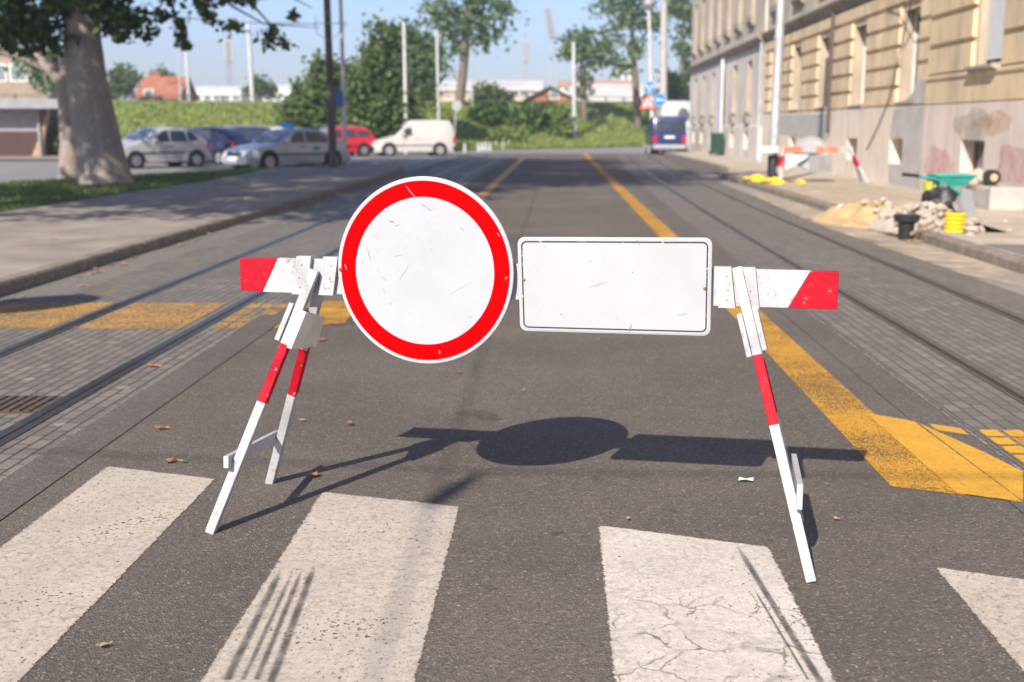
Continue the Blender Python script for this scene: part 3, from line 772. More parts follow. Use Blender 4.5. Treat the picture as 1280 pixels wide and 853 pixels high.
# ------------------------------------------------------------------ fallen leaves, scrap
def leaf_mesh(r):
    """a curled, lobed dry leaf"""
    mb = MB(); n = 15; pts = []
    c = rnd.uniform(.15, .5)
    def zc(x, y): return abs(x)*c*.8+abs(y)*c*.35+rnd.uniform(0, .1)*r+.004
    for i in range(n):
        q = 2*math.pi*i/n; rr = r*(.62+.38*abs(math.cos(2.5*q)))*(rnd.uniform(.85, 1.1))
        x, y = rr*math.cos(q), rr*.75*math.sin(q); pts.append((x, y, zc(x, y)))
    vs = [(0, 0, .006)]+pts+[(r*1.1, .0, .004), (r*1.6, .1*r, .01), (r*1.6, .13*r, .012)]
    mb.add(vs, [(0, i+1, (i+1) % n+1) for i in range(n)]+[(1, n+1, n+2), (1, n+2, n+3)])
    return mb
def leaf(x, y, z, r, label, mt='leaf_brown', grp='fallen leaves on the asphalt'):
    o = leaf_mesh(r).build('fallen_leaf', mt, fix=False); o.location = (x, y, z); o.rotation_euler = (rnd.uniform(-.1, .1), rnd.uniform(-.1, .1), rnd.uniform(0, 6.28))
    return tag(o, label, 'leaf', grp)
for px, py, r, lb in ((390, 598, .036, 'curled orange leaf lying in the shadow of the left barrier legs'),
                      (210, 580, .028, 'brown leaf just above the left end of the first crossing stripe'),
                      (228, 580, .016, 'tiny brown leaf beside the larger leaf above the first crossing stripe'),
                      (200, 538, .035, 'wide brown leaf on asphalt left of the barrier, below the tram pavers'),
                      (190, 460, .042, 'brown leaf lying on the grey pavers next to the left tram rail'),
                      (402, 427, .036, 'brown leaf close under the left barrier gusset, near the yellow patch'),
                      (573, 468, .026, 'small orange leaf on asphalt right below the round sign'),
                      (437, 533, .026, 'small orange leaf between the left barrier legs and the round shadow'),
                      (378, 528, .018, 'tiny leaf beside the left rear barrier leg'),
                      (785, 652, .012, 'tiny orange leaf speck above the middle crossing stripe'),
                      (127, 812, .02, 'dull brown leaf between the two left crossing stripes'),
                      (1045, 652, .012, 'tiny yellow leaf on asphalt right of the right barrier leg'),
                      (88, 412, .022, 'small tan leaf left of the yellow band between the tram rails'),
                      (340, 333, .03, 'tan leaf above the red left end of the crossbar'),
                      (655, 490, .012, 'tiny leaf speck on the asphalt under the blank board')):
    p = G(px, py); leaf(p.x, p.y, .009, r, lb, 'leaf_brown' if r > .02 else 'leaf_tan')
for i in range(46):
    y = rnd.uniform(8.5, 30); leaf(-4.9+abs(rnd.gauss(0, .13)), y, .008, rnd.uniform(.035, .06), 'dry tan leaf gathered along the foot of the left kerb', rnd.choice(('leaf_brown', 'leaf_tan')), 'leaves along the left kerb')
for i in range(26):
    x, y = rnd.uniform(-8.8, -5.3), rnd.uniform(11, 26); leaf(x, y, .131, rnd.uniform(.035, .06), 'dry leaf scattered on the left pavement', rnd.choice(('leaf_brown', 'leaf_tan')), 'leaves on the left pavement')
p = G(932, 603); mb = MB()
mb.add([(-.032, -.008, .003), (-.01, -.02, .01), (.03, -.012, .002), (.034, .008, .012), (.005, .017, .004), (-.026, .012, .012), (0, 0, .006)], [(6, i, (i+1) % 6) for i in range(6)])
o = mb.build('paper_scrap', 'paper', fix=False); o.location = (p.x, p.y, .008); tag(o, 'crumpled pale green paper scrap on the asphalt near the right leg', 'litter')
p = G(25, 508); o = thing('drain_cover', 'rusty brown iron drain cover between the left tram rails', 'drain cover', (p.x-.1, p.y, .004))
MB().box((-.27, -.2, .0), (.27, .2, .008)).build('cover_plate', 'iron', o, local=True)
mb = MB()
for i in range(9):
    mb.box((-.24+i*.055, -.17, .0085), (-.21+i*.055, .17, .016))
mb.build('grating', 'iron', o, local=True)

# ------------------------------------------------------------------ poles, masts, signs
def pole(name, label, cat, base, top, r0, r1, mt='gal', group=None, collar=True):
    o = thing(name, label, cat, base, 0., group); b = Vector(base); t_ = Vector(top)
    MB().tube([b, b.lerp(t_, .02), b.lerp(t_, .5), t_], [r0, r0, (r0+r1)/2, r1], 14).build('shaft', mt, o, smooth=True)
    if collar:
        mb = MB(); mb.lathe(b, [(r0*1.9, 0), (r0*1.9, .03), (r0*1.15, .05), (r0*1.12, .4), (r0*1.02, .42)], 14); mb.build('base_collar', mt, o, smooth=True)
    return o
# tall silver tram mast on the right pavement
o = pole('tram_mast', 'tall silver tram mast standing on the right pavement behind the small barrier', 'mast', (5.36, 29.4, .13), (5.44, 29.4, 9.5), .115, .1, 'gal', None, False)
MB().lathe((5.36, 29.4, .13), [(.135, 0), (.135, .62), (.12, .66)], 16).build('base_sleeve', 'black', o, smooth=True)
mb = MB()
for z in (2.2, 3.6): mb.lathe((5.37, 29.4, z), [(.112, 0), (.121, .005), (.121, .035), (.112, .04)], 14)
mb.build('clamp_band', 'gal', o)
# lamp post beside the dark pole
o = pole('lamp_post', 'slim pale lamp post with a blue plate, just right of the dark pole', 'lamp post', (-7.81, 43.1, .12), (-7.87, 43.1, 8.), .085, .065, 'gal_white')
mb = MB(); mb.box((-8.3, 42.94, 2.2), (-7.85, 42.96, 2.75)); mb.build('blue_plate', 'blue_dull', o)
MB().tube([(-7.86, 43.1, 7.9), (-7.7, 43.1, 8.6), (-6.9, 43.1, 8.9)], .045, 8).build('arm', 'gal_white', o, smooth=True)
MB().lathe((-6.75, 43.1, 8.82), [(.05, .1), (.16, .06), (.2, 0), (.1, -.04)], 12).build('lamp_head', 'gal', o, smooth=True)
# dark pole with bracket
o = pole('utility_pole', 'dark thick timber pole with wire brackets beside the silver saloon', 'pole', (-7.5, 39., .12), (-7.58, 39., 8.5), .14, .1, 'pole_dark', None, False)
mb = MB(); zb = P(412, 30, 39.).z
mb.tube([(-7.95, 38.8, zb), (-6.85, 38.8, zb)], .016, 6); mb.tube([(-7.9, 38.8, zb+.25), (-7.9, 38.8, zb-.3), (-7.5, 38.8, zb-.55)], .012, 6); mb.tube([(-6.9, 38.8, zb-.05), (-7.3, 38.8, zb-.45)], .012, 6)
mb.build('bracket', 'gal', o)
mb = MB(); mb.tube([(-7.9, 38.8, zb-.02), (-9.9, 37., zb-.12), (-11.5, 35.3, zb-.1), (-14., 33., zb+.1), (-18, 29, zb+.7)], .014, 6)
tag(mb.build('overhead_cable', 'cable', at=(-7.9, 38.8, zb)), 'thin black cable running from the dark pole into the plane tree', 'cable')
for nm, lb, bx, by, tx, ty, Y, r0, r1, mt in (
    ('tram_mast', 'pale mast rising behind the roof of the white van', 508, 188, 505, 28, 66., .12, .09, 'gal_white'),
    ('mast', 'thin grey post close behind the tallest pale mast by the white van', 515, 186, 512, 80, 70., .06, .05, 'gal'),
    ('tram_mast', 'pale mast behind the rear end of the white van', 549, 172, 546, 38, 70.5, .1, .08, 'gal_white'),
    ('mast', 'thin grey mast between the pollarded tree and the hedge', 591, 155, 589, 60, 84., .08, .06, 'gal'),
    ('tram_mast', 'concrete mast in front of the ivy trunk in the middle of the hedge', 718, 168, 717, 53, 88., .16, .13, 'gal_white'),
    ('railway_mast', 'white railway mast on the grassy bank left of the big bushes', 316, 131, 310, 26, 84., .17, .12, 'gal_white'),
    ('railway_mast', 'white railway mast behind the red roofed house', 236, 122, 232, 50, 95., .13, .1, 'gal_white'),
    ('railway_mast', 'thin faded mast left of the white one behind the red roof', 225, 122, 223, 44, 104., .09, .07, 'gal')):
    b = P(bx, by, Y); t_ = P(tx, ty, Y)
    pole(nm, lb, 'mast', (b.x, Y, min(b.z, bank_z(max(0, Y-edge_y(b.x)), b.x) if Y > edge_y(b.x) else 0)-.05), (t_.x, Y, t_.z), r0, r1, mt, None)
b = P(830, 120, 93.)
o = pole('concrete_mast', 'thick mottled concrete mast above the blue van, left of the pale house', 'mast', (b.x, 93., 1.5), (b.x-.2, 93., 12.8), .31, .24, 'concrete')
def floodlight(px, py0, py1, Y, wpx, hpx, lean, label):
    b, t_ = P(px, py0, Y), P(px, py1, Y)
    o = thing('floodlight_mast', label, 'floodlight', (b.x, Y, 3.), 0., 'stadium floodlights in the distance')
    mb = MB(); r = .35
    for i, j in ((-1, -1), (1, -1), (1, 1), (-1, 1)): mb.tube([(b.x+i*r, Y+j*r, 3.), (t_.x+i*r*.6, Y+j*r*.6, t_.z)], .1, 5)
    k = 14
    for i in range(k):
        za, zb_ = 3+(t_.z-3)*i/k, 3+(t_.z-3)*(i+1)/k
        mb.tube([(b.x-r, Y-r, za), (b.x+r, Y-r, zb_)], .05, 4); mb.tube([(b.x-r, Y+r, za), (b.x-r, Y-r, zb_)], .05, 4)
    mb.build('lattice', 'gal', o)
    W_, H_ = wpx*Y/F, hpx*Y/F; mb = MB()
    rows = 7
    for i in range(rows):
        z = t_.z+H_*i/rows; dx = lean*H_*i/rows
        mb.box((t_.x-W_/2+dx, Y-.2, z), (t_.x+W_/2+dx, Y, z+.12))
        for q in range(4): mb.lathe((t_.x+dx+W_*(q/3-.5)*.8, Y-.5, z+.5), [(.2, .3), (.38, 0), (.3, -.05)], 8, axis='y')
    mb.tube([(t_.x, Y+.1, t_.z-.5), (t_.x+lean*H_, Y+.1, t_.z+H_)], .14, 5)
    mb.build('lamp_rack', 'steel_back', o)
floodlight(287, 118, 78, 230., 8, 24, 0., 'distant floodlight tower above the white buildings on the left')
floodlight(690, 110, 48, 260., 8, 36, -.18, 'distant floodlight tower with a leaning lamp rack, right of the pollarded tree')
floodlight(657, 110, 78, 330., 9, 24, 0., 'faintest distant floodlight tower between the pollarded tree and the leaning rack')

def disc_sign(mb, c, r, mi, off=0., n=28, nrm=(0, -1, 0)):
    c = Vector(c); mb.lathe(c, [(r, .012-off), (r, -off)], n, mi, axis='y')
sx, sy = 5.35, 66.
o = thing('lamp_post', 'white lamp post carrying blue round signs and a red triangle beside the blue van', 'lamp post', (sx, sy, .0))
tp = P(811, 8, sy)
MB().tube([(sx, sy, 0), (tp.x, sy, tp.z)], [.13, .09], 12).build('shaft', 'gal_white', o, smooth=True)
MB().lathe((tp.x, sy, tp.z), [(.08, -.25), (.3, -.05), (.36, .12), (.22, .42), (.05, .5)], 14).build('lamp_head', 'steel_back', o, smooth=True)
MB().lathe((sx, sy, 0), [(.3, 0), (.3, .25), (.2, .4), (.14, .42)], 12).build('base_collar', 'concrete', o)
def arrow(c, ang, L, w_):
    """flat arrow outline in the x-z plane"""
    ca, sa = math.cos(ang), math.sin(ang); pts = [(-L/2, -w_/2), (.1*L, -w_/2), (.1*L, -w_*1.4), (L/2, 0), (.1*L, w_*1.4), (.1*L, w_/2), (-L/2, w_/2)]
    return [(c[0]+x*ca-z*sa, c[1], c[2]+x*sa+z*ca) for x, z in pts]
c1, c2, c3 = P(812, 110, sy-.2), P(824.5, 125, sy-.2), P(809.5, 128, sy-.2)
def blue_sign(par, c, angs):
    mb = MB(); disc_sign(mb, c, .36, 0); s_ = mb.build('blue_round_sign', 'white', par)
    mb = MB(); disc_sign(mb, (c[0], c[1]-.003, c[2]), .335, 0); e = mb.build('blue_face', 'blue_sign', par); e.parent = s_
    for (dx, dz, ang, L) in angs:
        e = MB().slab(arrow((c[0]+dx, c[1]-.006, c[2]+dz), ang, L, .085), (0, -.004, 0)).build('arrow', 'white', par); e.parent = s_
blue_sign(o, c1, ((-.12, .08, math.pi*.98, .3), (.12, .08, .02, .3), (0, -.12, math.pi/2, .26)))
ps = P(824.5, 190, sy)
mb = MB(); t3 = [(c3.x-.46, c3.y, c3.z-.36), (c3.x+.46, c3.y, c3.z-.36), (c3.x, c3.y, c3.z+.46)]
s_ = MB().slab(t3, (0, .012, 0)).build('warning_triangle', 'red_face', o)
t4 = [(c3.x+(x-c3.x)*.62, c3.y-.004, c3.z-.06+(z-c3.z+.06)*.62) for x, y, z in t3]
e = MB().slab(t4, (0, -.003, 0)).build('triangle_face', 'white', o); e.parent = s_
mb = MB(); mb.tube([(c3.x, c3.y-.012, c3.z-.17), (c3.x-.02, c3.y-.012, c3.z), (c3.x+.03, c3.y-.012, c3.z+.08)], .03, 6); mb.tube([(c3.x-.1, c3.y-.012, c3.z-.17), (c3.x+.12, c3.y-.012, c3.z-.17)], .02, 6)
e = mb.build('symbol', 'black', o); e.parent = s_
o = thing('sign_post', 'thin post with a blue arrow sign hard against the blue van', 'sign', (c2.x+.02, sy+.05, 0))
MB().tube([(c2.x+.02, sy+.05, 0), (c2.x, sy+.05, c2.z+.5)], .04, 8).build('shaft', 'gal', o, smooth=True)
blue_sign(o, c2, ((0, 0, math.pi, .5),))
b = P(566, 190, 69.); t_ = P(571, 130, 69.)
o = thing('sign_post', 'small leaning sign seen from behind, right of the white van', 'sign', (b.x, 69., 0.05))
MB().tube([(b.x, 69., 0), t_], .045, 8).build('shaft', 'gal', o, smooth=True)
mb = MB(); mb.lathe((t_.x, 68.95, t_.z-.1), [(.3, .02), (.3, 0)], 20, axis='y'); mb.build('sign_plate', 'steel_back', o)
# white bollards on the grass, beside the far road
for px, y0, y1 in ((581, 189, 178), (598, 188, 178), (601.5, 187, 177), (605, 187, 177), (608.5, 187, 177), (613, 187, 177), (620, 186, 176), (629, 186, 176), (636, 185, 175)):
    b = G(px, y0+1.5); h = (y1*-1+y0)*b.y/F
    o = thing('bollard', 'short white bollard in the row on the grass by the far road', 'bollard', (b.x, b.y, 0.), 0., 'white bollards on the far verge')
    MB().lathe((0, 0, 0), [(.07, -.05), (.065, h*.8), (.06, h*.95), (.03, h)], 10).build('post', 'white', o, local=True, smooth=True)
    MB().lathe((0, 0, h*.62), [(.068, 0), (.0685, .09)], 10).build('reflector_band', 'steel_back', o, local=True)
# a no-entry post on the left pavement just outside the picture (its shade falls on the tram rails)
o = thing('sign_post', 'round sign on a post on the left pavement, left of the barrier', 'sign', (-5.75, 6.4, .13))
MB().tube([(-5.75, 6.4, .13), (-5.75, 6.4, 3.0)], .035, 10).build('shaft', 'gal', o, smooth=True)
mb = MB(); mb.lathe((-5.75, 6.33, 2.55), [(.45, .012), (.45, 0)], 32, axis='y'); mb.build('sign_plate', 'white', o)

# ------------------------------------------------------------------ trees and shrubs
def B(px, py, rp, Y, k=1., kz=1.):
    c = P(px, py, Y); r = rp*Y/F
    return (c.x, c.y, c.z, r*k, r*k, r*kz)
# big plane tree on the verge
b0 = G(132, 230, .13); TY = b0.y
tp = [Vector((b0.x, TY, .0)), Vector((b0.x-.02, TY, .35)), P(126, 195, TY), P(117, 150, TY), P(108, 100, TY), P(103, 50, TY), P(101, 0, TY), Vector((-11.7, TY, 7.5)), Vector((-11.2, TY+.3, 11)), Vector((-10.6, TY+.4, 15))]
tr_ = [.72, .62, .56, .52, .47, .43, .4, .36, .26, .1]
bl = [(-10, TY+.5, 13, 6.5, 6.3, 5.2), (-7.5, TY+1, 10.5, 4.5, 4.5, 3.5), (-12.5, TY-1, 10, 4, 4.5, 3.2), (-9, TY+.5, 17, 4.5, 4.5, 3.5), (-12.4, TY-.5, 6.3, 2.6, 2.2, 1.5), (-9.2, TY-.3, 6.3, 2.6, 2, 1.3)]
def limb(*pts): return pts
limbs = [([Vector((-11.5, TY, 7)), Vector((-9, TY+.3, 8.8)), Vector((-6.5, TY+.6, 9.6)), Vector((-4.2, TY+.8, 9.8))], [.22, .16, .1, .04]),
         ([P(101, 4, TY), P(125, -25, TY), P(190, -40, TY), P(260, -30, TY), P(310, 0, TY), P(352, 46, TY)], [.2, .13, .09, .06, .035, .012]),
         ([P(190, -40, TY), P(215, 5, TY), P(232, 55, TY)], [.05, .03, .01]),
         ([P(260, -30, TY), P(290, 8, TY), P(330, 30, TY), P(400, 35, TY)], [.04, .03, .018, .008]),
         ([P(310, 0, TY), P(360, -5, TY), P(390, 10, TY)], [.03, .02, .01]),
         ([P(101, 20, TY), P(50, -5, TY), P(0, 5, TY)], [.17, .1, .05]),
         ([Vector((-11.3, TY, 9)), Vector((-13.5, TY-1, 11)), Vector((-15.5, TY-1.5, 12))], [.2, .13, .05])]
tA = tree('plane_tree', 'huge plane tree with smooth pale mottled trunk on the grass verge at the left', 'tree', (b0.x, TY, .0), (tp, tr_), bl, 30000, .26, 'leaf_plane', 'bark_plane', .55, None, limbs, tn=18)
low = [B(*q, TY-.4, 1, 1) for q in ((12, 18, 34), (55, 28, 34), (20, 58, 22), (75, 15, 18), (135, 15, 34), (165, 22, 24), (150, 45, 16), (178, 48, 10), (60, 62, 16), (48, 40, 20),
      (205, 8, 14), (216, 32, 12), (228, 52, 11), (235, 65, 8), (258, 8, 16), (270, 25, 10), (300, 12, 18), (288, 32, 10), (325, 30, 15), (345, 44, 12), (352, 55, 7), (385, 6, 13), (365, 15, 8), (393, 20, 6), (380, 52, 4), (240, 20, 9), (120, -20, 40), (300, -15, 30))]
pts = crown_points(low, 3900, .2, 26); u, v = leaf_axes(len(pts), .2)
card_mesh('low_branches', pts, u, v, 'leaf_plane', tA, (b0.x, TY, 0))
# second trunk just behind it
Y2 = 31.2; b1 = P(88, 222, Y2)
tB = tree('plane_tree', 'slimmer grey trunk close behind the huge plane tree, its limb bending to the left', 'tree', (b1.x, Y2, 0.05),
     ([Vector((b1.x, Y2, 0)), P(87, 180, Y2), P(84, 130, Y2), P(80, 100, Y2), P(62, 82, Y2), P(38, 72, Y2), P(0, 60, Y2), P(-60, 35, Y2), P(-120, -40, Y2)], [.34, .26, .24, .25, .22, .2, .17, .13, .05]),
     [(-15.5, Y2, 12, 5, 5, 5), (-13, Y2+2, 15, 5, 5, 4), B(48, 96, 17, Y2), B(62, 108, 12, Y2), B(35, 105, 8, Y2)], 11000, .26, 'leaf_plane', 'bark_plane', .5, None,
     [([P(80, 105, Y2), P(88, 60, Y2), P(92, 0, Y2), Vector((-13, Y2, 9)), Vector((-12.6, Y2+1, 13))], [.25, .2, .18, .15, .06]), ([P(60, 80, Y2), P(56, 95, Y2), P(60, 112, Y2)], [.05, .03, .01])], tn=14)
# their neighbour nearer the camera, whose crown shades the pavement
tree('plane_tree', 'tall plane tree on the verge left of the camera, shading the pavement', 'tree', (-13, 12, .05),
     ([Vector((-13, 12, 0)), Vector((-12.8, 12, 3)), Vector((-12.5, 12.2, 8)), Vector((-11.6, 12.5, 14))], [.6, .45, .36, .1]),
     [(-12, 12, 9.5, 6, 6, 3.6), (-15, 17.5, 10.5, 4, 4.2, 3.3), (-10.3, 13, 16.5, 5.8, 6, 4.6), (-6.5, 13.5, 17.5, 4.2, 4.5, 3.5)], 26000, .3, 'leaf_plane', 'bark_plane', .6, None,
     [([Vector((-12.5, 12, 8)), Vector((-9, 13, 12)), Vector((-6, 13.5, 16))], [.25, .16, .05])])
Y = 57.
o = tree('small_tree', 'small tan forked tree in front of the low shelter at the left', 'tree', (P(50, 197, Y).x, Y, 0),
     ([Vector((P(49, 199, Y).x, Y, 0)), P(52, 178, Y), P(56, 158, Y), P(61, 140, Y), P(58, 118, Y)], [.32, .2, .15, .11, .05]),
     [B(62, 98, 14, Y), B(50, 80, 14, Y), B(75, 85, 10, Y)], 900, .3, 'leaf_pale', 'bark_tan', .6, None, [([P(55, 162, Y), P(49, 148, Y), P(46, 136, Y)], [.1, .08, .04])])
def bush(label, blobs, n, size, leaf, base, group=None, clump=.4, name='bush'):
    return tree(name, label, 'bush' if name == 'bush' else 'tree', base, ([Vector(base), Vector(base)+Vector((.05, 0, .7))], [.09, .05]), blobs, n, size, leaf, 'bark', clump, group)
bush('dark round shrub beside the small tan tree at the left', [B(70, 180, 12, 58), B(78, 165, 10, 58)], 900, .3, 'leaf_plane', (P(72, 195, 58).x, 58, 0))
def bigbush(label, lst, Y, n, leaf, px, size=.34):
    return tree('bushy_tree', label, 'tree', (P(px, 190, Y).x, Y, 0), ([Vector((P(px, 192, Y).x, Y, 0)), P(px, 160, Y), P(px, 110, Y)], [.22, .16, .06]),
                [B(*q, Y, 1, 1) for q in lst], n, size, leaf, 'bark', .6, None, [([P(px, 165, Y), P(px-22, 130, Y)], [.1, .03]), ([P(px, 160, Y), P(px+20, 120, Y)], [.1, .03])])
bigbush('broad rounded green tree behind the dark pole and the red car', ((400, 150, 40), (385, 128, 26), (415, 105, 34), (435, 150, 38), (405, 175, 34), (440, 110, 26), (375, 160, 22)), 68., 12000, 'leaf_bush', 410)
bigbush('tall pointed green tree, the highest of the clump right of the lamp post', ((476, 78, 24), (478, 52, 17), (470, 110, 36), (490, 140, 34), (462, 150, 36), (480, 172, 34), (477, 34, 8), (500, 165, 22)), 67., 13000, 'leaf_bush', 474)
bigbush('loose pale tree spreading to the right behind the white mast', ((510, 62, 24), (530, 70, 22), (540, 92, 18), (520, 92, 20), (548, 108, 8), (505, 45, 12)), 74., 3200, 'leaf_pale', 512, .36)
Y = 86.
tree('pollarded_tree', 'tall thin tree with a pollard knob on its ivy trunk, in the middle distance', 'tree', (P(571, 172, Y).x, Y, .6),
     ([P(571, 176, Y), P(573, 140, Y), P(577, 105, Y), P(581, 70, Y), P(581, 60, Y), P(583, 20, Y), P(586, -40, Y)], [.45, .4, .34, .3, .34, .16, .06]),
     [B(*q, Y, 1, 1) for q in ((584, 18, 34), (560, 30, 20), (612, 36, 20), (590, -22, 42), (630, 14, 18), (548, 8, 18), (600, 58, 8), (571, 62, 10), (572, 128, 9), (570, 150, 9), (575, 112, 7), (626, 44, 10), (645, 40, 7))], 2300, .42, 'leaf_pale', 'bark', .8, None,
     [([P(581, 62, Y), P(560, 38, Y), P(545, 10, Y)], [.14, .08, .03]), ([P(582, 62, Y), P(606, 40, Y), P(632, 15, Y)], [.14, .08, .03]), ([P(582, 50, Y), P(612, 52, Y), P(640, 44, Y)], [.08, .05, .02])], per=22)
Y = 93.
tree('ivy_tree', 'small ivy covered tree behind the concrete mast, its crown trailing right', 'tree', (P(731, 165, Y).x, Y, 1.8),
     ([P(731, 168, Y), P(730, 130, Y), P(727, 95, Y), P(728, 55, Y)], [.3, .26, .2, .08]),
     [B(*q, Y, 1, 1) for q in ((724, 52, 20), (742, 48, 14), (712, 62, 13), (750, 66, 18), (733, 74, 14), (768, 74, 13), (778, 86, 9), (760, 56, 9), (726, 96, 9), (729, 115, 7), (731, 135, 7), (732, 152, 8), (700, 55, 5))], 1500, .4, 'leaf_pale', 'bark', .6, None, (), per=20)
Y = 97.
tree('slender_tree', 'high slender tree left of the lamp post with the blue signs', 'tree', (P(797, 170, Y).x, Y, 2.2),
     ([P(798, 172, Y), P(796, 130, Y), P(794, 95, Y), P(791, 60, Y), P(789, 0, Y), P(788, -60, Y)], [.34, .3, .26, .2, .12, .05]),
     [B(*q, Y, 1, 1) for q in ((788, 18, 28), (770, 40, 18), (808, 34, 20), (830, 22, 18), (758, 12, 18), (800, 62, 14), (775, 62, 11), (790, -25, 42), (835, 55, 8), (826, 80, 8), (748, 25, 8), (797, 140, 6))], 2000, .4, 'leaf_pale', 'bark', .8, None,
     [([P(792, 70, Y), P(772, 42, Y), P(755, 12, Y)], [.12, .08, .03]), ([P(792, 62, Y), P(812, 36, Y), P(832, 18, Y)], [.12, .08, .03])], per=22)
Y = 112.
tree('slender_tree', 'pale tree half hidden behind the corner of the far house', 'tree', (P(852, 125, Y).x, Y, 3.4),
     ([P(852, 130, Y), P(853, 80, Y), P(856, 0, Y)], [.3, .22, .1]),
     [B(*q, Y, 1, 1) for q in ((852, 18, 18), (856, 55, 17), (842, 92, 11), (868, 35, 20), (855, -10, 24), (860, 85, 14))], 2600, .45, 'leaf_pale', 'bark', .7)
for lb, lst, Y_, n_, lf in (
    ('low yellow green shrub right behind the white van', ((528, 150, 16), (545, 142, 13), (535, 160, 13)), 84., 1300, 'leaf_bright'),
    ('dark hedge bush right of the ivy trunk of the pollarded tree', ((604, 143, 16), (592, 154, 13), (620, 140, 14), (612, 156, 11)), 83., 2600, 'leaf_hedge'),
    ('bright low bush spilling down the bank above the white bollards', ((632, 168, 9), (618, 173, 6), (648, 172, 8)), 79., 800, 'leaf_bright'),
    ('dense dark bush in the middle of the hedge below the brown gable', ((650, 146, 14), (668, 143, 12), (660, 154, 10), (642, 150, 10)), 86., 2000, 'leaf_hedge'),
    ('round green bush left of the concrete mast', ((694, 150, 14), (704, 160, 11), (686, 160, 10), (698, 140, 9)), 87., 1500, 'leaf_bright'),
    ('dark bush beside the blue van', ((826, 154, 12), (815, 166, 9), (842, 160, 14)), 94., 1000, 'leaf_bright')):
    bx = lst[0][0]; z0 = bank_z(max(0, Y_-edge_y(P(bx, 150, Y_).x)), P(bx, 150, Y_).x)
    bush(lb, [B(*q, Y_, 1, .9) for q in lst], n_, .4, lf, (P(bx, 150, Y_).x, Y_, z0), 'hedge bushes along the railway bank', .3)
for lb, lst, Y_, n_ in (('yellowish tree beside the huge plane trunk, behind the bank', ((145, 108, 18), (160, 98, 12), (150, 90, 10)), 112., 1500),
    ('dark round tree behind the chimney of the red roofed house', ((206, 98, 11), (200, 106, 10)), 125., 900),
    ('thin tree beyond the bank right of the white railway mast', ((325, 108, 12), (336, 116, 9), (318, 114, 7)), 125., 800),
    ('yellow green bush on top of the bank behind the pollarded tree', ((612, 118, 14), (600, 124, 11), (630, 124, 10)), 108., 1200),
    ('low bush on the bank between the two white masts', ((535, 118, 10), (522, 124, 9)), 106., 700),
    ('small tree in front of the dark roof right of the concrete mast', ((846, 108, 10), (838, 100, 7)), 108., 600)):
    tree('bush' if 'bush' in lb else 'tree', lb, 'bush' if 'bush' in lb else 'tree', (P(lst[0][0], 128, Y_).x, Y_, 3.5), ([P(lst[0][0], 128, Y_), P(*lst[0][:2], Y_)], [.14, .06]),
         [B(*q, Y_, 1, 1) for q in lst], n_, .45, 'leaf_bush', 'bark', .6)

for X_w, lb in ((-3.22, 'overhead tram wire above the left track'), (3.17, 'overhead tram wire above the right track')):
    mb = MB(); mb.tube([(X_w+(xo(y) if X_w > 0 else 0), y, 5.6) for y in range(-40, 67, 6)], .008, 6)
    for y in (-2.75, 29.4): mb.lathe((X_w+(xo(y) if X_w > 0 else 0), y, 5.62), [(.015, -.03), (.05, -.02), (.05, .16), (.02, .3)], 8)
    tag(mb.build('overhead_wire', 'cable', at=(X_w, 0, 5.6)), lb, 'wire')
tag(MB().tube([(-11, -2.75, 6.6), (-3.22, -2.75, 5.95), (3.17, -2.75, 5.95), (9, -2.75, 6.5)], .009, 6).build('span_wire', 'cable', at=(0, -2.75, 6)), 'span wire holding the tram wires behind the camera', 'wire')
tag(MB().tube([(5.42, 29.4, 6.6), (3.3, 29.4, 5.95), (-3.22, 29.4, 5.95), (-9.5, 29.4, 6.7)], .011, 6).build('span_wire', 'cable', at=(0, 29.4, 6)), 'span wire from the silver tram mast across the street', 'wire')
# ------------------------------------------------------------------ buildings beyond
def gable(name, label, x0, x1, y0, y1, z0, ze, zr, along, wall, roof, wins=(), over=.5, cat='house', chim=(), th=.18):
    o = thing(name, label, cat, ((x0+x1)/2, (y0+y1)/2, z0)); mb = MB()
    xm, ym = (x0+x1)/2, (y0+y1)/2
    mb.box((x0, y0, z0-3), (x1, y1, ze))
    if along == 'x':
        for x in (x0, x1): mb.poly([(x, y0, ze), (x, y1, ze), (x, ym, zr-.06)])
    else:
        for y in (y0, y1): mb.poly([(x0, y, ze), (x1, y, ze), (xm, y, zr-.06)])
    mb.build('wall', wall, o, fix=False)
    mb = MB()
    if along == 'x':
        s_ = (zr-ze)/(ym-y0)
        for sg in (-1, 1):
            ye = y0-over if sg < 0 else y1+over
            mb.slab([(x0-over, ye, ze-over*s_), (x1+over, ye, ze-over*s_), (x1+over, ym, zr), (x0-over, ym, zr)], (0, 0, th))
    else:
        s_ = (zr-ze)/(xm-x0)
        for sg in (-1, 1):
            xe = x0-over if sg < 0 else x1+over
            mb.slab([(xe, y0-over, ze-over*s_), (xe, y1+over, ze-over*s_), (xm, y1+over, zr), (xm, y0-over, zr)], (0, 0, th))
    rf = mb.build('roof', roof, o)
    for cx, cy_, zt, w_ in chim:
        c = MB().box((cx-w_, cy_-w_, ze), (cx+w_, cy_+w_, zt)).box((cx-w_*1.2, cy_-w_*1.2, zt), (cx+w_*1.2, cy_+w_*1.2, zt+.15)).build('chimney', 'brick_red' if True else '', o); c.parent = rf
    for wx, wz, ww, wh in wins:
        f = MB().box((wx-ww/2, y0-.05, wz), (wx+ww/2, y0-.004, wz+wh)).build('window', 'frame_white', o)
        g = MB().box((wx-ww/2+.1, y0-.058, wz+.1), (wx+ww/2-.1, y0-.051, wz+wh-.1)).build('pane', 'glass_lit', o); g.parent = f
    return o
def X_(px, Y): return P(px, 100, Y).x
def Z_(py, Y): return P(640, py, Y).z
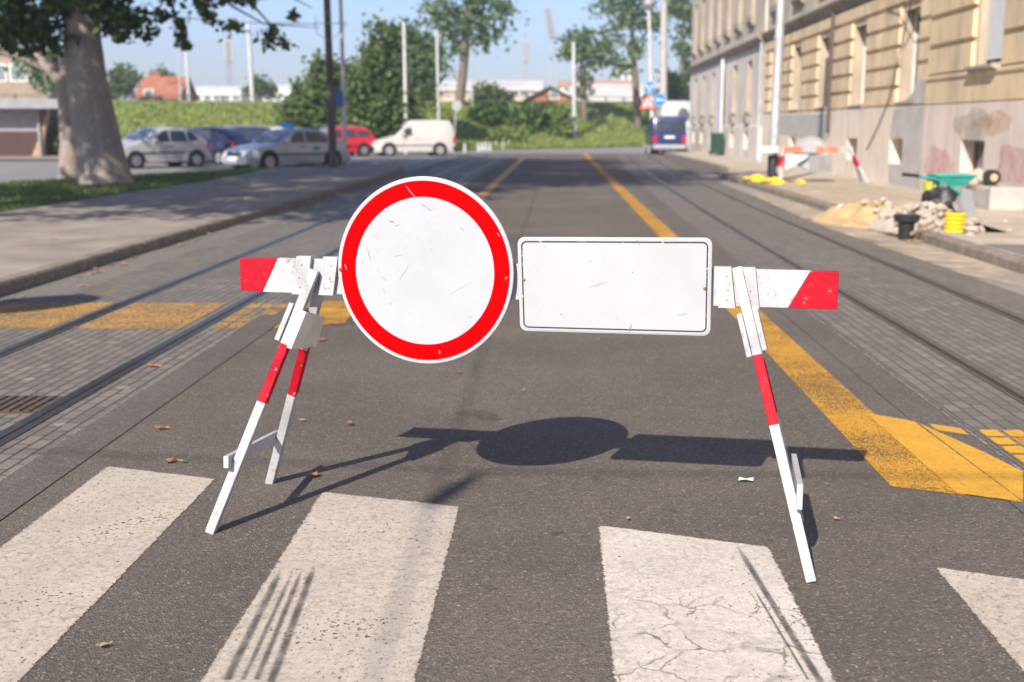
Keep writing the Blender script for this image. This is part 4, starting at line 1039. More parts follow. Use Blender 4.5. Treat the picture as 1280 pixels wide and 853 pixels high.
gable('house', 'house with red tiled roof and brick chimneys behind the grassy bank', X_(170, 116), X_(222, 116), 116, 121.5, 3.7, Z_(121, 116), Z_(97, 118.7), 'x', 'brick_red', 'roof_tile',
      [(X_(185, 116), 4.2, 1., .9)], .3, 'house', [(X_(196, 119), 119., Z_(92, 119), .55), (X_(214, 117), 117.5, Z_(103, 117.5), .35), (X_(220, 117), 117.5, Z_(105, 117.5), .3)])
gable('shed', 'long low shed with beige wall and pale roof left of the brown gable', X_(545, 130), X_(676, 130), 128, 140, 3.6, Z_(113, 128), Z_(103, 134), 'x', 'wall_beige', 'roof_pale',
      [(X_(600+i*14, 128), Z_(121, 128), 1.1, .7) for i in range(5)], .3, 'shed')
gable('shed', 'brown red timber shed with its gable facing the road, above the hedge', X_(660, 116), X_(716, 116), 114, 122, 3.4, Z_(124, 114), Z_(109.5, 114), 'y', 'brick_red', 'roof_dark',
      [(X_(693, 114), Z_(124, 114), 1., .9)], .4, 'shed')
gable('warehouse', 'wide warehouse with long pale roof behind the slender tree', X_(716, 124), X_(835, 124), 122, 138, 3.4, Z_(126, 122), Z_(107, 130), 'x', 'wall_grey', 'roof_pale',
      [(X_(740+i*18, 122), 3.75, 1.3, .5) for i in range(5)], .4, 'warehouse')
gable('warehouse', 'distant hall with salmon coloured roof right of the concrete mast', X_(700, 170), X_(790, 170), 168, 180, 4, Z_(108, 168), Z_(102, 174), 'x', 'wall_white', 'brick_pale', [(X_(720+i*16, 168), Z_(112, 168)-1, 1.5, .9) for i in range(4)], .3, 'warehouse')
gable('shed', 'dark roofed shed behind the blue round signs', X_(818, 110), X_(872, 110), 108, 118, 3.2, Z_(121, 108), Z_(113, 113), 'x', 'wall_grey', 'roof_dark', [(X_(845, 108), 3.4, 1.4, .6)], .5, 'shed')
def block(name, label, x0, x1, y0, y1, z0, z1, wall, nx, nz, cat='building', wz0=0., wh=1.3, ww=1.4):
    o = thing(name, label, cat, ((x0+x1)/2, y0, z0))
    MB().box((x0, y0, z0-4), (x1, y1, z1)).build('wall', wall, o)
    MB().box((x0-.2, y0-.2, z1+.002), (x1+.2, y1+.2, z1+.4)).build('roof', 'roof_pale', o)
    for i in range(nx):
        for j in range(nz):
            wx, wz = x0+(x1-x0)*(i+.5)/nx, z0+wz0+(z1-z0-wz0)*(j+.3)/nz
            f = MB().box((wx-ww/2, y0-.06, wz), (wx+ww/2, y0-.004, wz+wh)).build('window', 'frame_white', o)
            g = MB().box((wx-ww/2+.12, y0-.07, wz+.12), (wx+ww/2-.12, y0-.061, wz+wh-.12)).build('pane', 'glass_lit', o); g.parent = f
    return o
block('apartment_block', 'white high rise far behind the slender tree', X_(770, 280), X_(795, 280), 280, 292, 4, Z_(80, 280), 'wall_white', 3, 4, 'building', 3, 1.6, 1.1)
block('low_building', 'long white flat building on the horizon beyond the bank, nearer the red roof', X_(240, 210), X_(300, 210), 210, 225, 4, Z_(111, 210), 'wall_white', 5, 1, 'building', 1, 1.2)
block('low_building', 'white flat building on the horizon just left of the round bushy tree', X_(318, 220), X_(364, 220), 220, 232, 4, Z_(109, 220), 'wall_white', 4, 1, 'building', 1, 1.2)
block('low_building', 'beige building seen between the white masts, right of the pale tree', X_(535, 150), X_(575, 150), 150, 160, 4, Z_(110, 150), 'wall_beige', 3, 1, 'building', 1, 1.1)
block('low_building', 'tan block behind the shelter at the left edge', X_(-40, 92), X_(62, 92), 92, 102, 2, Z_(66, 92), 'wall_tan', 4, 1, 'building', 2, 1.4)
# railings on the bank
def railing(label, xa, xb, d, hh):
    o = thing('railway_wall', label, 'wall', ((xa+xb)/2, edge_y((xa+xb)/2)+d, 3.5)); mb = MB(); pc = MB(); n = 14
    for i in range(n):
        a, b = xa+(xb-xa)*i/n, xa+(xb-xa)*(i+1)/n; ya, yb = edge_y(a)+d, edge_y(b)+d; za, zb = bank_z(d, a), bank_z(d, b)
        mb.slab([(a, ya, za-.1), (b, yb, zb-.1), (b, yb, zb+hh), (a, ya, za+hh)], (0, .15, 0))
        pc.box((a-.06, ya-.04, za+hh), (a+.06, ya+.08, za+hh+.55))
        pc.tube([(a, ya+.03, za+hh+.5), (b, yb+.03, zb+hh+.5)], .03, 5)
    mb.build('wall', 'concrete', o); pc.build('handrail', 'roof_dark', o)
railing('low concrete wall with a dark handrail along the grassy bank at the left', -46, -14.5, 17.5, .22)
railing('low grey wall on top of the bank behind the hedge', -9, 14, 17., .3)
# low tram shelter at the left
Y = 57.; o = thing('tram_shelter', 'low flat roofed shelter with maroon lower wall at the left edge', 'shelter', (-31, 58, 0))
MB().box((-42, Y, -.1), (X_(47, Y), 61, 1.25)).build('lower_wall', 'wall_maroon', o)
MB().box((-42, Y+.02, 1.252), (X_(45, Y), 60.98, 2.3)).build('upper_wall', 'wall_grey', o)
MB().box((-43, Y-1.2, 2.32), (X_(84, Y), 62, 2.78)).build('roof', 'wall_grey', o, bevel=.03)
mb = MB()
for px in (79, 47): mb.box((X_(px, Y)-.06, Y-.3, -.1), (X_(px, Y)+.06, Y-.18, 2.32))
mb.build('post', 'wall_grey', o)
struct(MB().poly([(-60, 50.5, .06), (-13.5, 50.5, .06), (-13.5, 52.2, .06), (-60, 52.2, .06)]).build('kerb_strip', 'kerb', fix=False))
struct(MB().poly([(-60, 52.3, .05), (-13.3, 52.3, .05), (-14.5, 58, .05), (-60, 58, .05)]).build('shelter_paving', 'pavement', fix=False))

# ------------------------------------------------------------------ houses along the right pavement
def wall_openings(mb, x, y0, y1, z0, z1, ops, depth, mi=0, mr=0):
    """facade at x facing -x, with real openings and reveals"""
    ys_ = sorted({y0, y1, *[q for o in ops for q in o[:2] if y0 < q < y1]}); zs_ = sorted({z0, z1, *[q for o in ops for q in o[2:4] if z0 < q < z1]})
    for a, b in zip(ys_, ys_[1:]):
        for c, d in zip(zs_, zs_[1:]):
            m, k = (a+b)/2, (c+d)/2
            if any(o[0] < m < o[1] and o[2] < k < o[3] for o in ops): continue
            mb.poly([(x, a, c), (x, a, d), (x, b, d), (x, b, c)], mi)
    for a, b, c, d in [o[:4] for o in ops]:
        X2 = x+depth
        mb.poly([(x, a, c), (X2, a, c), (X2, a, d), (x, a, d)], mr); mb.poly([(x, b, c), (x, b, d), (X2, b, d), (X2, b, c)], mr)
        mb.poly([(x, a, d), (X2, a, d), (X2, b, d), (x, b, d)], mr); mb.poly([(x, a, c), (x, b, c), (X2, b, c), (X2, a, c)], mr)
def window(o, x, a, b, c, d, frame='frame_white', cross=True, sill=None, name='window', bars=True):
    """casement set at the back of its opening: frame ring, mullion, transom, pane, sill"""
    t = .07; mb = MB(); xf = x-.05
    mb.box((xf, a, c), (x, a+t, d)); mb.box((xf, b-t, c), (x, b, d)); mb.box((xf, a+t, c), (x, b-t, c+t)); mb.box((xf, a+t, d-t), (x, b-t, d))
    if bars:
        m = (a+b)/2; mb.box((xf+.006, m-.03, c+t), (x-.004, m+.03, d-t))
        if cross: zt = c+(d-c)*.7; mb.box((xf+.01, a+t, zt-.03), (x-.006, m-.03, zt+.03)); mb.box((xf+.01, m+.03, zt-.03), (x-.006, b-t, zt+.03))
    f = mb.build(name, frame, o)
    g = MB().poly([(x-.02, a+t, c+t), (x-.02, a+t, d-t), (x-.02, b-t, d-t), (x-.02, b-t, c+t)]).build('pane', 'glass', o, fix=False); g.parent = f
    if sill:
        xs_, hh, pr = sill
        s_ = MB().slab([(xs_-pr, a-.1, c-.02), (xs_-pr, a-.1, c-hh*.6), (xs_-pr*.5, a-.1, c-hh), (xs_-.002, a-.1, c-hh), (xs_-.002, a-.1, c-.003)], (0, b-a+.2, 0)).build('sill', 'cornice', o); s_.parent = f
    return f
def courses(mb, x, y0, y1, zs, ops, th, gap=.036, marg=.16):
    for za, zb in zip(zs, zs[1:]):
        cuts = sorted([(o[0]-marg, o[1]+marg) for o in ops if o[2]-.05 < (za+zb)/2 < o[3]+.05]); p = y0+.02
        for a, b in cuts+[(y1-.02, None)]:
            if a-p > .1:
                c = [(x-.002, p, za+gap), (x-.002, p, zb-gap), (x-th, p+.02, zb-gap-.02), (x-th, p+.02, za+gap+.02)]
                q = [(x-.002, a, za+gap), (x-.002, a, zb-gap), (x-th, a-.02, zb-gap-.02), (x-th, a-.02, za+gap+.02)]
                mb.add(c+q, [(3, 2, 1, 0), (4, 5, 6, 7), (2, 3, 7, 6), (1, 2, 6, 5), (3, 0, 4, 7)])
            if b is not None: p = b
def profile_band(mb, prof, y0, y1):
    n = len(prof); mb.add([(x, y0, z) for x, z in prof]+[(x, y1, z) for x, z in prof], [tuple(range(n)), tuple(2*n-1-i for i in range(n))]+[((i+1) % n, i, i+n, (i+1) % n+n) for i in range(n)])
def shell(mb, x, y0, y1, z1, depth=12.):
    mb.box((x+.62, y0+.01, .1), (x+depth, y1-.01, z1))
    mb.poly([(x, y0, .1), (x+.62, y0, .1), (x+.62, y0, z1), (x, y0, z1)]); mb.poly([(x, y1, .1), (x+.62, y1, .1), (x+.62, y1, z1), (x, y1, z1)]); mb.poly([(x, y0, z1), (x, y1, z1), (x+.62, y1, z1), (x+.62, y0, z1)])
def house(label, x, y0, y1, wmat, umat, pmat, win, base, up, zs, zpl, zc, ztop=13.5, frame='frame_white', rust=True, sillp=.1):
    o = thing('house', label, 'house', (x, (y0+y1)/2, .13)); mb = MB()
    wall_openings(mb, x, y0, y1, zpl, zc, win, .3, 0, 2); wall_openings(mb, x, y0, y1, zc, ztop, up, .3, 1, 2); shell(mb, x, y0, y1, ztop)
    if rust: courses(mb, x, y0, y1, zs, win, .075)
    mb.build('wall', [wmat, umat, 'reveal'], o, fix=False)
    mb = MB(); wall_openings(mb, x-.07, y0, y1, .05, zpl, base, .3); mb.poly([(x-.07, y0, zpl), (x-.07, y1, zpl), (x+.002, y1, zpl+.03), (x+.002, y0, zpl+.03)])
    mb.poly([(x-.07, y0, .05), (x-.07, y0, zpl), (x, y0, zpl), (x, y0, .05)])
    pl = mb.build('plinth', pmat, o, fix=False)
    mb = MB(); profile_band(mb, [(x+.001, zc-.2), (x-.08, zc-.2), (x-.1, zc-.08), (x-.2, zc-.02), (x-.24, zc+.06), (x-.24, zc+.12), (x+.001, zc+.2)], y0, y1); mb.build('cornice', 'cornice', o, fix=True)
    for w_ in win: window(o, x+.29, *w_[:4], frame, True, (x, .12, sillp))
    for w_ in up: window(o, x+.29, *w_[:4], 'frame_brown', True, (x, .4, .2))
    for w_ in base: window(o, x+.225, *w_[:4], 'frame_brown', False, None, 'basement_window')
    return o
XM = 8.1
wn = [(c-.62, c+.62, 2.08, 4.15) for c in (27.75, 32.3, 36.5, 40.6, 44.6)]
bs = [(27.75, 28.75, .62, 1.2), (31.9, 33.0, .6, 1.18), (40.1, 41.1, .6, 1.15)]
un = [(c-.62, c+.62, 5.9, 8.2) for c in (27.75, 32.3, 36.5, 40.6, 44.6)]
hm = house('old house with ochre grooved render and grey cement patches, behind the small barrier', XM, 25.6, 46.8, 'facade_main', 'facade_up', 'plinth', wn, bs, un, [1.95, 2.42, 2.89, 3.36, 3.83, 4.3, 4.72], 1.95, 4.92)
MB().tube([(XM-.09, 35.2, 1.3), (XM-.09, 35.2, 4.75)], .085, 8).build('wall_tube', 'iron', hm, smooth=True)  # dark tube standing in for a dark vertical strip of the facade
mb = MB()
def patch(mb, x, pts, th=.012): mb.slab([(x, y, z) for y, z in pts], (-th, 0, 0))
patch(mb, XM-.0705, [(25.65, .13), (28.7, .13), (28.75, .6), (27.7, .61), (27.7, 1.22), (28.8, 1.25), (28.6, 1.9), (27.6, 1.93), (25.65, 1.94)]); mb.build('cement_patch', 'cement', hm); mb = MB()
patch(mb, XM-.0705, [(35.5, .9), (40.2, 1.2), (44.5, 1.25), (44.6, 1.9), (35.6, 1.86)])
mb.build('cement_patch', 'cement', hm)
mb = MB(); patch(mb, XM-.077, [(26.2, 1.99), (28.3, 1.99), (28, 2.05), (27.2, 2.2), (26.9, 2.5), (26.4, 2.55), (26, 2.3)], .01); mb.build('cement_patch', 'cement', hm)
mb = MB()
mb.tube([(XM-.09, 30.8, .9), (XM-.1, 29.8, 1.5), (XM-.1, 28.9, 2.2), (XM-.1, 28.3, 3.2), (XM-.1, 27.4, 4.6)], .014, 5)
mb.tube([(XM-.3, 29.3, 4.75), (XM-.25, 27.5, 4.35), (XM-.2, 26.3, 4.55), (XM-.1, 25.7, 4.7)], .014, 5)
mb.build('cable', 'cable', hm)
XB = 7.9
hb = house('yellow ochre house with deep grooves and a white shuttered window at the right edge', XB, 13.0, 25.58, 'facade_bay', 'facade_bay', 'plinth_bay', [(21.55, 22.75, 2.62, 5.2), (17.3, 18.5, 2.62, 5.2)], [(21.9, 23.15, .62, 1.24), (17.3, 18.5, .62, 1.24)], [], [2.52, 3.12, 3.72, 4.32, 4.92, 5.5], 1.93, 5.9, 13.5, sillp=.22)
mb = MB(); profile_band(mb, [(XB+.001, 1.94), (XB-.075, 1.96), (XB-.075, 2.42), (XB-.11, 2.46), (XB-.11, 2.52), (XB+.001, 2.55)], 13.0, 25.58); mb.build('string_course', 'facade_bay', hb)
mb = MB()
for i in range(40):
    z = 2.72+i*.06; mb.slab([(XB+.15, 21.63, z), (XB+.12, 21.63, z+.01), (XB+.12, 21.63, z+.05), (XB+.15, 21.63, z+.055)], (0, 1.04, 0))
mb.build('roller_shutter', 'shutter', hb)
for (ya, yb, za, zb, mt) in ((23.6, 25.4, .45, 1.1, 'graffiti'), (19.2, 21.3, .5, 1.2, 'graffiti'), (20.6, 22.4, 1.35, 1.75, 'stain_orange'), (21.6, 23.6, 1.15, 1.8, 'soot')):
    cy_, cz_ = (ya+yb)/2, (za+zb)/2; q_ = rnd.uniform(0, 6)
    MB().poly([(XB-.0735, cy_+(yb-ya)/2*math.cos(a)*(1+.2*math.sin(3*a+q_)), cz_+(zb-za)/2*math.sin(a)*(1+.2*math.sin(4*a+q_))) for a in [i*math.pi/14 for i in range(28)]]).build('wall_stain', mt, hb, fix=False)
XF_ = 8.02
wf = [(c-.55, c+.55, 2.1, 4.2) for c in (50.2, 54.2, 61.6, 65.6, 69.4)]
bf = [(c-.5, c+.5, .55, 1.3) for c in (50.2, 54.2, 61.6, 65.6, 69.4)]
uf = [(c-.55, c+.55, 5.95, 8.4) for c in (49.8, 53.2, 56.6, 60, 63.4, 66.8, 70.2)]
hf = house('pale grey plastered house with sooty upper floor beyond the silver mast', XF_, 46.82, 72.3, 'facade_far', 'facade_up', 'facade_far', wf, bf, uf, [], 1.5, 4.85, 13.5, 'frame_brown', False)
mb = MB()
for c in (50.2, 54.2, 61.6, 65.6, 69.4): MB().box((XF_-.16, c-.5, 1.62), (XF_-.001, c+.5, 1.96)).build('window_box', 'cornice', hf, bevel=.02)
mb = MB(); mb.box((XF_-.22, 57.0, .3), (XF_-.12, 58.6, 4.1)); mb.slab([(XF_-.22, 57., 4.1), (XF_-.22, 58.6, 4.1), (XF_-.22, 57.2, 4.65)], (.1, 0, 0))
mb.build('white_panel', 'white', hf)
MB().tube([(XF_-.08, 46.95, .2), (XF_-.08, 46.95, 4.7)], .06, 8).build('wall_tube', 'gal', hf, smooth=True)  # galvanised downpipe where the two houses meet
b = Vector((7.55, 56.2, .13)); o = thing('wheelie_bin', 'dark green wheelie bin against the pale grey house', 'bin', b)
MB().slab([(-.24, -.25, .08), (.24, -.25, .08), (.29, -.3, .98), (-.29, -.3, .98)], (0, .55, 0)).build('body', 'green_bin', o, local=True, bevel=.02)
MB().slab([(-.31, -.33, .985), (.31, -.33, .985), (.29, -.3, 1.06), (-.29, -.3, 1.06)], (0, .66, 0)).build('lid', 'green_bin', o, local=True, bevel=.02)
for sx_ in (-.27, .27): MB().lathe((sx_, .25, .1), [(.1, -.03), (.1, .03)], 12, axis='x').build('wheel', 'rubber', o, local=True)

# ------------------------------------------------------------------ road works on the right pavement
def small_trestle(par, c, dx, sp, top, cut=(.45, .75)):
    tr = bpy.data.objects.new('trestle', None); col.objects.link(tr); tr.parent = par; XF[tr.name] = XF[par.name]
    for sg in (-1, 1):
        f_, t_ = Vector((c[0]+dx, c[1]+sg*sp, c[2])), Vector((c[0]+sg*.01, c[1]+sg*.035, top))
        MB().bar(f_, t_, .055, .04, (1, 0, 0), cut, (0, 1, 0)).build('leg', ['wood_white', 'wood_red'], tr)
    a, b = Vector((c[0]+dx*.7, c[1]-sp*.7, c[2]+.25)), Vector((c[0]+dx*.7, c[1]+sp*.7, c[2]+.25))
    MB().bar(a, b, .05, .02, (0, 0, 1)).build('brace', 'wood_bare', tr)
    return tr
WY = 29.0
o = thing('road_barrier', 'small faded orange and white barrier on the right pavement by the old house', 'barrier', (6.4, WY, .13))
a, b = P(950, 187, WY), P(1066, 187.5, WY+.6); d = (b-a)
mb = MB()
mb.bar(a, b, .15, .025, (0, 0, 1), (.2, .45, .6, .85), (2, 1, 0, 1, 0)); mb.build('crossbar', ['wood_white', 'faded_orange', 'wood_bare'], o)
small_trestle(o, (5.52, WY+.02, .13), -.12, .42, 1.0); small_trestle(o, (7.25, WY+.55, .13), .42, .3, 1.0)
c = P(1014, 192, WY+.36); mb = MB(); mb.lathe((c.x, WY+.42, c.z), [(.42, .012), (.42, 0)], 36, axis='y'); rs2 = mb.build('round_sign', 'steel_back', o)
mb = MB(); mb.lathe((c.x, WY+.405, c.z), [(.405, .012), (.385, -.01), (.36, .008)], 36, axis='y'); r_ = mb.build('rim', 'sign_edge', o); r_.parent = rs2
q = [P(977, 193, WY+.15), P(1011, 193, WY+.3), P(1008, 198, WY+.3), P(982, 213, WY+.15)]
MB().slab(q, (0, .015, 0)).build('white_plate', 'white', o)
q = [P(1012, 194, WY+.3), P(1040, 194, WY+.42), P(1040, 216, WY+.42), P(1012, 216, WY+.3)]
MB().slab(q, (0, .04, 0)).build('grey_plate', 'steel_back', o)
def ico(c, r, sq=1., jit=.25):
    t = (1+5**.5)/2; vs = [(-1, t, 0), (1, t, 0), (-1, -t, 0), (1, -t, 0), (0, -1, t), (0, 1, t), (0, -1, -t), (0, 1, -t), (t, 0, -1), (t, 0, 1), (-t, 0, -1), (-t, 0, 1)]
    fs = [(0, 11, 5), (0, 5, 1), (0, 1, 7), (0, 7, 10), (0, 10, 11), (1, 5, 9), (5, 11, 4), (11, 10, 2), (10, 7, 6), (7, 1, 8), (3, 9, 4), (3, 4, 2), (3, 2, 6), (3, 6, 8), (3, 8, 9), (4, 9, 5), (2, 4, 11), (6, 2, 10), (8, 6, 7), (9, 8, 1)]
    ex, ey, ez = rnd.uniform(.7, 1.3), rnd.uniform(.7, 1.3), rnd.uniform(.5, 1)*sq; rot = Matrix.Rotation(rnd.uniform(0, 6), 3, 'Z')
    out = []
    for v in vs:
        p = Vector(v)*(r/1.9)*rnd.uniform(1-jit, 1+jit); out.append(rot @ Vector((p.x*ex, p.y*ey, p.z*ez))+Vector(c))
    return out, fs
def mound(name, cx, cy, z, rx, ry, h, mt, label, cat, n=34, rough=.25, kind='stuff'):
    mb = MB(); k = n+1; ph = [rnd.uniform(0, 6) for _ in range(6)]
    for i in range(k):
        for j in range(k):
            u, v = i/n*2-1, j/n*2-1; d = math.sqrt(u*u+v*v)
            e = max(0, 1-d*d)**1.3; w_ = 1+rough*(math.sin(5*u+ph[0])*math.cos(4*v+ph[1])+.6*math.sin(11*u+7*v+ph[2])+.4*math.sin(17*v-9*u+ph[3]))+rough*.5*rnd.uniform(-1, 1)
            mb.v.append((u*rx, v*ry, max(-.03, h*e*w_-.03)))
    for i in range(n):
        for j in range(n): mb.f.append((i*k+j, (i+1)*k+j, (i+1)*k+j+1, i*k+j+1)); mb.m.append(0)
    o = mb.build(name, mt, fix=False, smooth=True); o.location = (cx, cy, z)
    return tag(o, label, cat, None, kind)
g = G(1088, 278, .05); mound('sand_pile', g.x+.25, g.y+.7, .02, 1.0, 1.7, .3, 'sand', 'heap of orange sand spilled over the broken kerb', 'sand')
g2 = G(1140, 282, .1); mound('rubble_heap', g2.x+.25, g2.y+.5, .05, .75, 1.3, .24, 'rubble', 'pale heap of broken mortar and dirt beside the sand', 'rubble')
mb = MB()
for i in range(260):
    q = rnd.choice((0, 1, 1)); cx, cy = (g.x+.3, g.y+.5) if q == 0 else (g2.x+.3, g2.y+.3)
    x, y = cx+rnd.gauss(0, .45), cy+rnd.gauss(0, .8); dd = math.hypot((x-cx)/.8, (y-cy)/1.3)
    if x < 4.85: continue
    mb.add(*ico((x, y, .1+max(0, .3*(1-dd))), rnd.uniform(.025, .08)))
tag(mb.build('rubble', 'rubble', fix=False), 'loose stones and broken mortar lying over the dug up pavement', 'rubble', None, 'stuff')
g = G(1054, 275, .02); mb = MB(); mb.add(*ico((0, 0, .12), .19, 1.2, .12)); o = mb.build('stone_block', 'white', bevel=.01); o.location = g; tag(o, 'whitish stone lump at the left end of the sand heap by the kerb', 'stone')
for px, py, r, lb in ((1112, 266, .15, 'large pale stone on the heap above the black pipe'), (1150, 274, .19, 'biggest pale broken slab on the rubble between black pipe and yellow hose'), (1212, 286, .13, 'pinkish rubble lump right of the yellow hose'), (1128, 268, .16, 'pale stone on the rubble next to the largest slab')):
    p = G(px, py, .2); mb = MB(); mb.add(*ico((0, 0, 0), r, .8, .2)); o = mb.build('stone', 'rubble', bevel=.008); o.location = p; tag(o, lb, 'stone')
p = G(1150, 294, .1); o = MB().bar((-.15, -.1, .02), (.25, .25, .16), .035, .025, (0, 0, 1)).build('wood_batten', 'bark_tan'); o.location = p; tag(o, 'thin reddish wooden stick lying across the rubble', 'stick')
p = G(1132, 299, .02)
o = thing('drain_pipe', 'short black funnel shaped drain pipe standing in the sand by the kerb', 'pipe', p)
MB().lathe((0, 0, 0), [(.1, -.02), (.105, .2), (.12, .215), (.165, .25), (.17, .32), (.15, .325), (.14, .26), (.09, .2), (.085, .05)], 20).build('pipe_body', 'black', o, local=True, smooth=True)
mb = MB(); mb.lathe((0, 0, .305), [(.172, -.012), (.18, 0), (.172, .012)], 20); mb.build('pipe_rim', 'rubber', o, local=True)
p = G(1193, 291, .12); o = thing('yellow_hose', 'short coil of bright yellow corrugated drain hose on the rubble', 'hose', p); mb = MB(); pr = [(.105, 0)]
for i in range(5): pr += [(.115, .005+i*.054), (.142, .018+i*.054), (.142, .038+i*.054), (.112, .05+i*.054)]
mb.lathe((0, 0, 0), pr, 22); mb.build('corrugated_hose', 'yellow_pl', o, local=True, smooth=True)
MB().lathe((0, 0, .27), [(.085, 0), (.085, .004)], 20).build('hose_mouth', 'black', o, local=True)
# wheelbarrow with its tray level, handles to the left
p = G(1196, 272, .13); bx, by, bz = p.x, p.y+.35, .13
o = thing('wheelbarrow', 'turquoise wheelbarrow standing level among the rubble', 'wheelbarrow', (bx, by, bz), R(6))
o.scale = (.74, .6, 1.04)
def tray(mb, z0, z1, a, b, th=.012):
    lo = [(-a*.62, -b*.62, z0), (a*.5, -b*.62, z0), (a*.5, b*.62, z0), (-a*.62, b*.62, z0)]; hi = [(-a, -b, z1), (a, -b, z1), (a, b, z1), (-a, b, z1)]
    li = [(x*.96, y*.96, z+th) for x, y, z in lo]; hn = [(x*.965, y*.96, z) for x, y, z in hi]
    v = lo+hi+li+hn
    mb.add(v, [(3, 2, 1, 0)]+[(i, (i+1) % 4, 4+(i+1) % 4, 4+i) for i in range(4)]+[(4+i, 4+(i+1) % 4, 12+(i+1) % 4, 12+i) for i in range(4)]+[(12+i, 12+(i+1) % 4, 8+(i+1) % 4, 8+i) for i in range(4)]+[(8, 9, 10, 11)])
mb = MB(); tray(mb, .44, .6, .42, .3); mb.tube([(-.42, -.3, .6), (.42, -.3, .6), (.42, .3, .6), (-.42, .3, .6), (-.42, -.3, .6)], .02, 6); mb.build('tray', 'teal', o, local=True)
mb = MB()
for sy_ in (-.24, .24):
    mb.tube([(-.85, sy_*1.1, .6), (-.4, sy_, .55), (.2, sy_*.7, .32), (.36, sy_*.25, .15)], .02, 7); mb.tube([(-.3, sy_, .5), (-.38, sy_*1.1, .0), (-.1, sy_, .38)], .018, 6)
mb.build('frame', 'teal', o, local=True)
for sy_ in (-.26, .26): MB().tube([(-.98, sy_, .61), (-.8, sy_, .598)], .026, 8).build('grip', 'black', o, local=True)
w_ = MB().lathe((.36, 0, .15), [(.08, -.03), (.14, -.04), (.15, 0), (.14, .04), (.08, .03)], 18, axis='y').build('wheel', 'rubber', o, local=True)
r_ = MB().lathe((.36, 0, .15), [(.08, -.025), (.03, -.05), (.03, .05), (.08, .025)], 14, axis='y').build('rim', 'steel_back', o, local=True); r_.parent = w_
def blob(name, c, r, mt, label, cat, sq=(1, 1, 1), n=14, rough=.14):
    mb = MB(); ph = rnd.uniform(0, 6); m_ = 10
    for i in range(m_+1):
        th = math.pi*i/m_
        for j in range(n):
            q = 2*math.pi*j/n; k = r*(1+rough*math.sin(3*q+ph+2*th)+rough*.7*math.sin(5*th+2*q+ph)+rough*.4*rnd.uniform(-1, 1))
            mb.v.append((k*math.sin(th)*math.cos(q)*sq[0], k*math.sin(th)*math.sin(q)*sq[1], k*math.cos(th)*sq[2]))
    for i in range(m_):
        for j in range(n): mb.f.append((i*n+j, i*n+(j+1) % n, (i+1)*n+(j+1) % n, (i+1)*n+j)); mb.m.append(0)
    o = mb.build(name, mt, smooth=True); o.location = c
    return tag(o, label, cat)
blob('rubbish_bag', (bx-.2, by-.16, bz+.25), .2, 'bag', 'shiny black bag slumped under the turquoise wheelbarrow', 'bag', (1.15, .6, 1.), 22, .24)
p = G(1206, 281, .13); o = MB().slab([(-.14, 0, 0), (.15, 0, .02), (.13, .16, .48), (-.02, .17, .5)], (.005, .04, 0)).build('grey_slab', 'grey_sheet', bevel=.006); o.location = (p.x, p.y-.02, .13); tag(o, 'plain grey sheet leaning between the black bag and the yellow hose', 'slab')
p = G(1163, 247, .2); o = thing('bucket', 'lime bucket topped with orange stuff left of the wheelbarrow', 'bucket', (p.x, p.y, .13))
MB().lathe((0, 0, 0), [(.11, 0), (.13, .18), (.15, .36), (.155, .37), (.14, .36), (.1, .05)], 18).build('pail', 'lime_pl', o, local=True, smooth=True)
mb = MB(); mb.add(*ico((0, 0, .42), .17, .7, .15)); mb.add(*ico((.06, -.04, .47), .09, .7, .15)); mb.build('contents', 'orange_pl', o, local=True)
o = MB().box((7.2, 19.7, .1), (7.8, 22.3, .5)).build('concrete_block', 'concrete', at=(7.5, 21, .1), bevel=.04); tag(o, 'low whitish concrete block against the yellow house', 'block')
p = P(1241, 222, 20.2); o = thing('cable_reel', 'dark round roll with an ochre core on the concrete block', 'reel', (p.x, 20.2, .5))
MB().lathe((p.x, 20.15, p.z), [(.06, 0), (.12, 0), (.13, .03), (.13, .2), (.12, .23), (.06, .23)], 22, axis='y').build('roll', 'black', o, smooth=True)
MB().lathe((p.x, 20.14, p.z), [(.065, 0), (.065, .2)], 18, axis='y').build('core', 'sand', o)
p = P(1224, 224, 20.4); blob('sack', (p.x, 20.5, p.z-.02), .2, 'rubble', 'pale lumpy sack on the concrete block, left of the dark roll', 'sack', (1, .8, .9))
g = G(1240, 290, .14)
for px, py, r, lb in ((966, 229, .2, 'yellow plastic bundle at the foot of the small barrier'), (945, 226, .22, 'yellow plastic bundle beside the silver mast, left of the small barrier'), (1000, 229, .1, 'small yellow scrap on the sandy pavement under the small barrier')):
    p = G(px, py, .14); blob('plastic_bundle', (p.x, p.y, .16), r, 'yellow_pl', lb, 'bundle', (1.3, 1.1, .45), 14, .25)
struct(MB().poly([(5.0, 21.0, .1335), (7.3, 22.5, .1335), (7.6, 31.5, .1335), (5.0, 33.0, .1335)]).build('sand_dust', 'dust', fix=False))

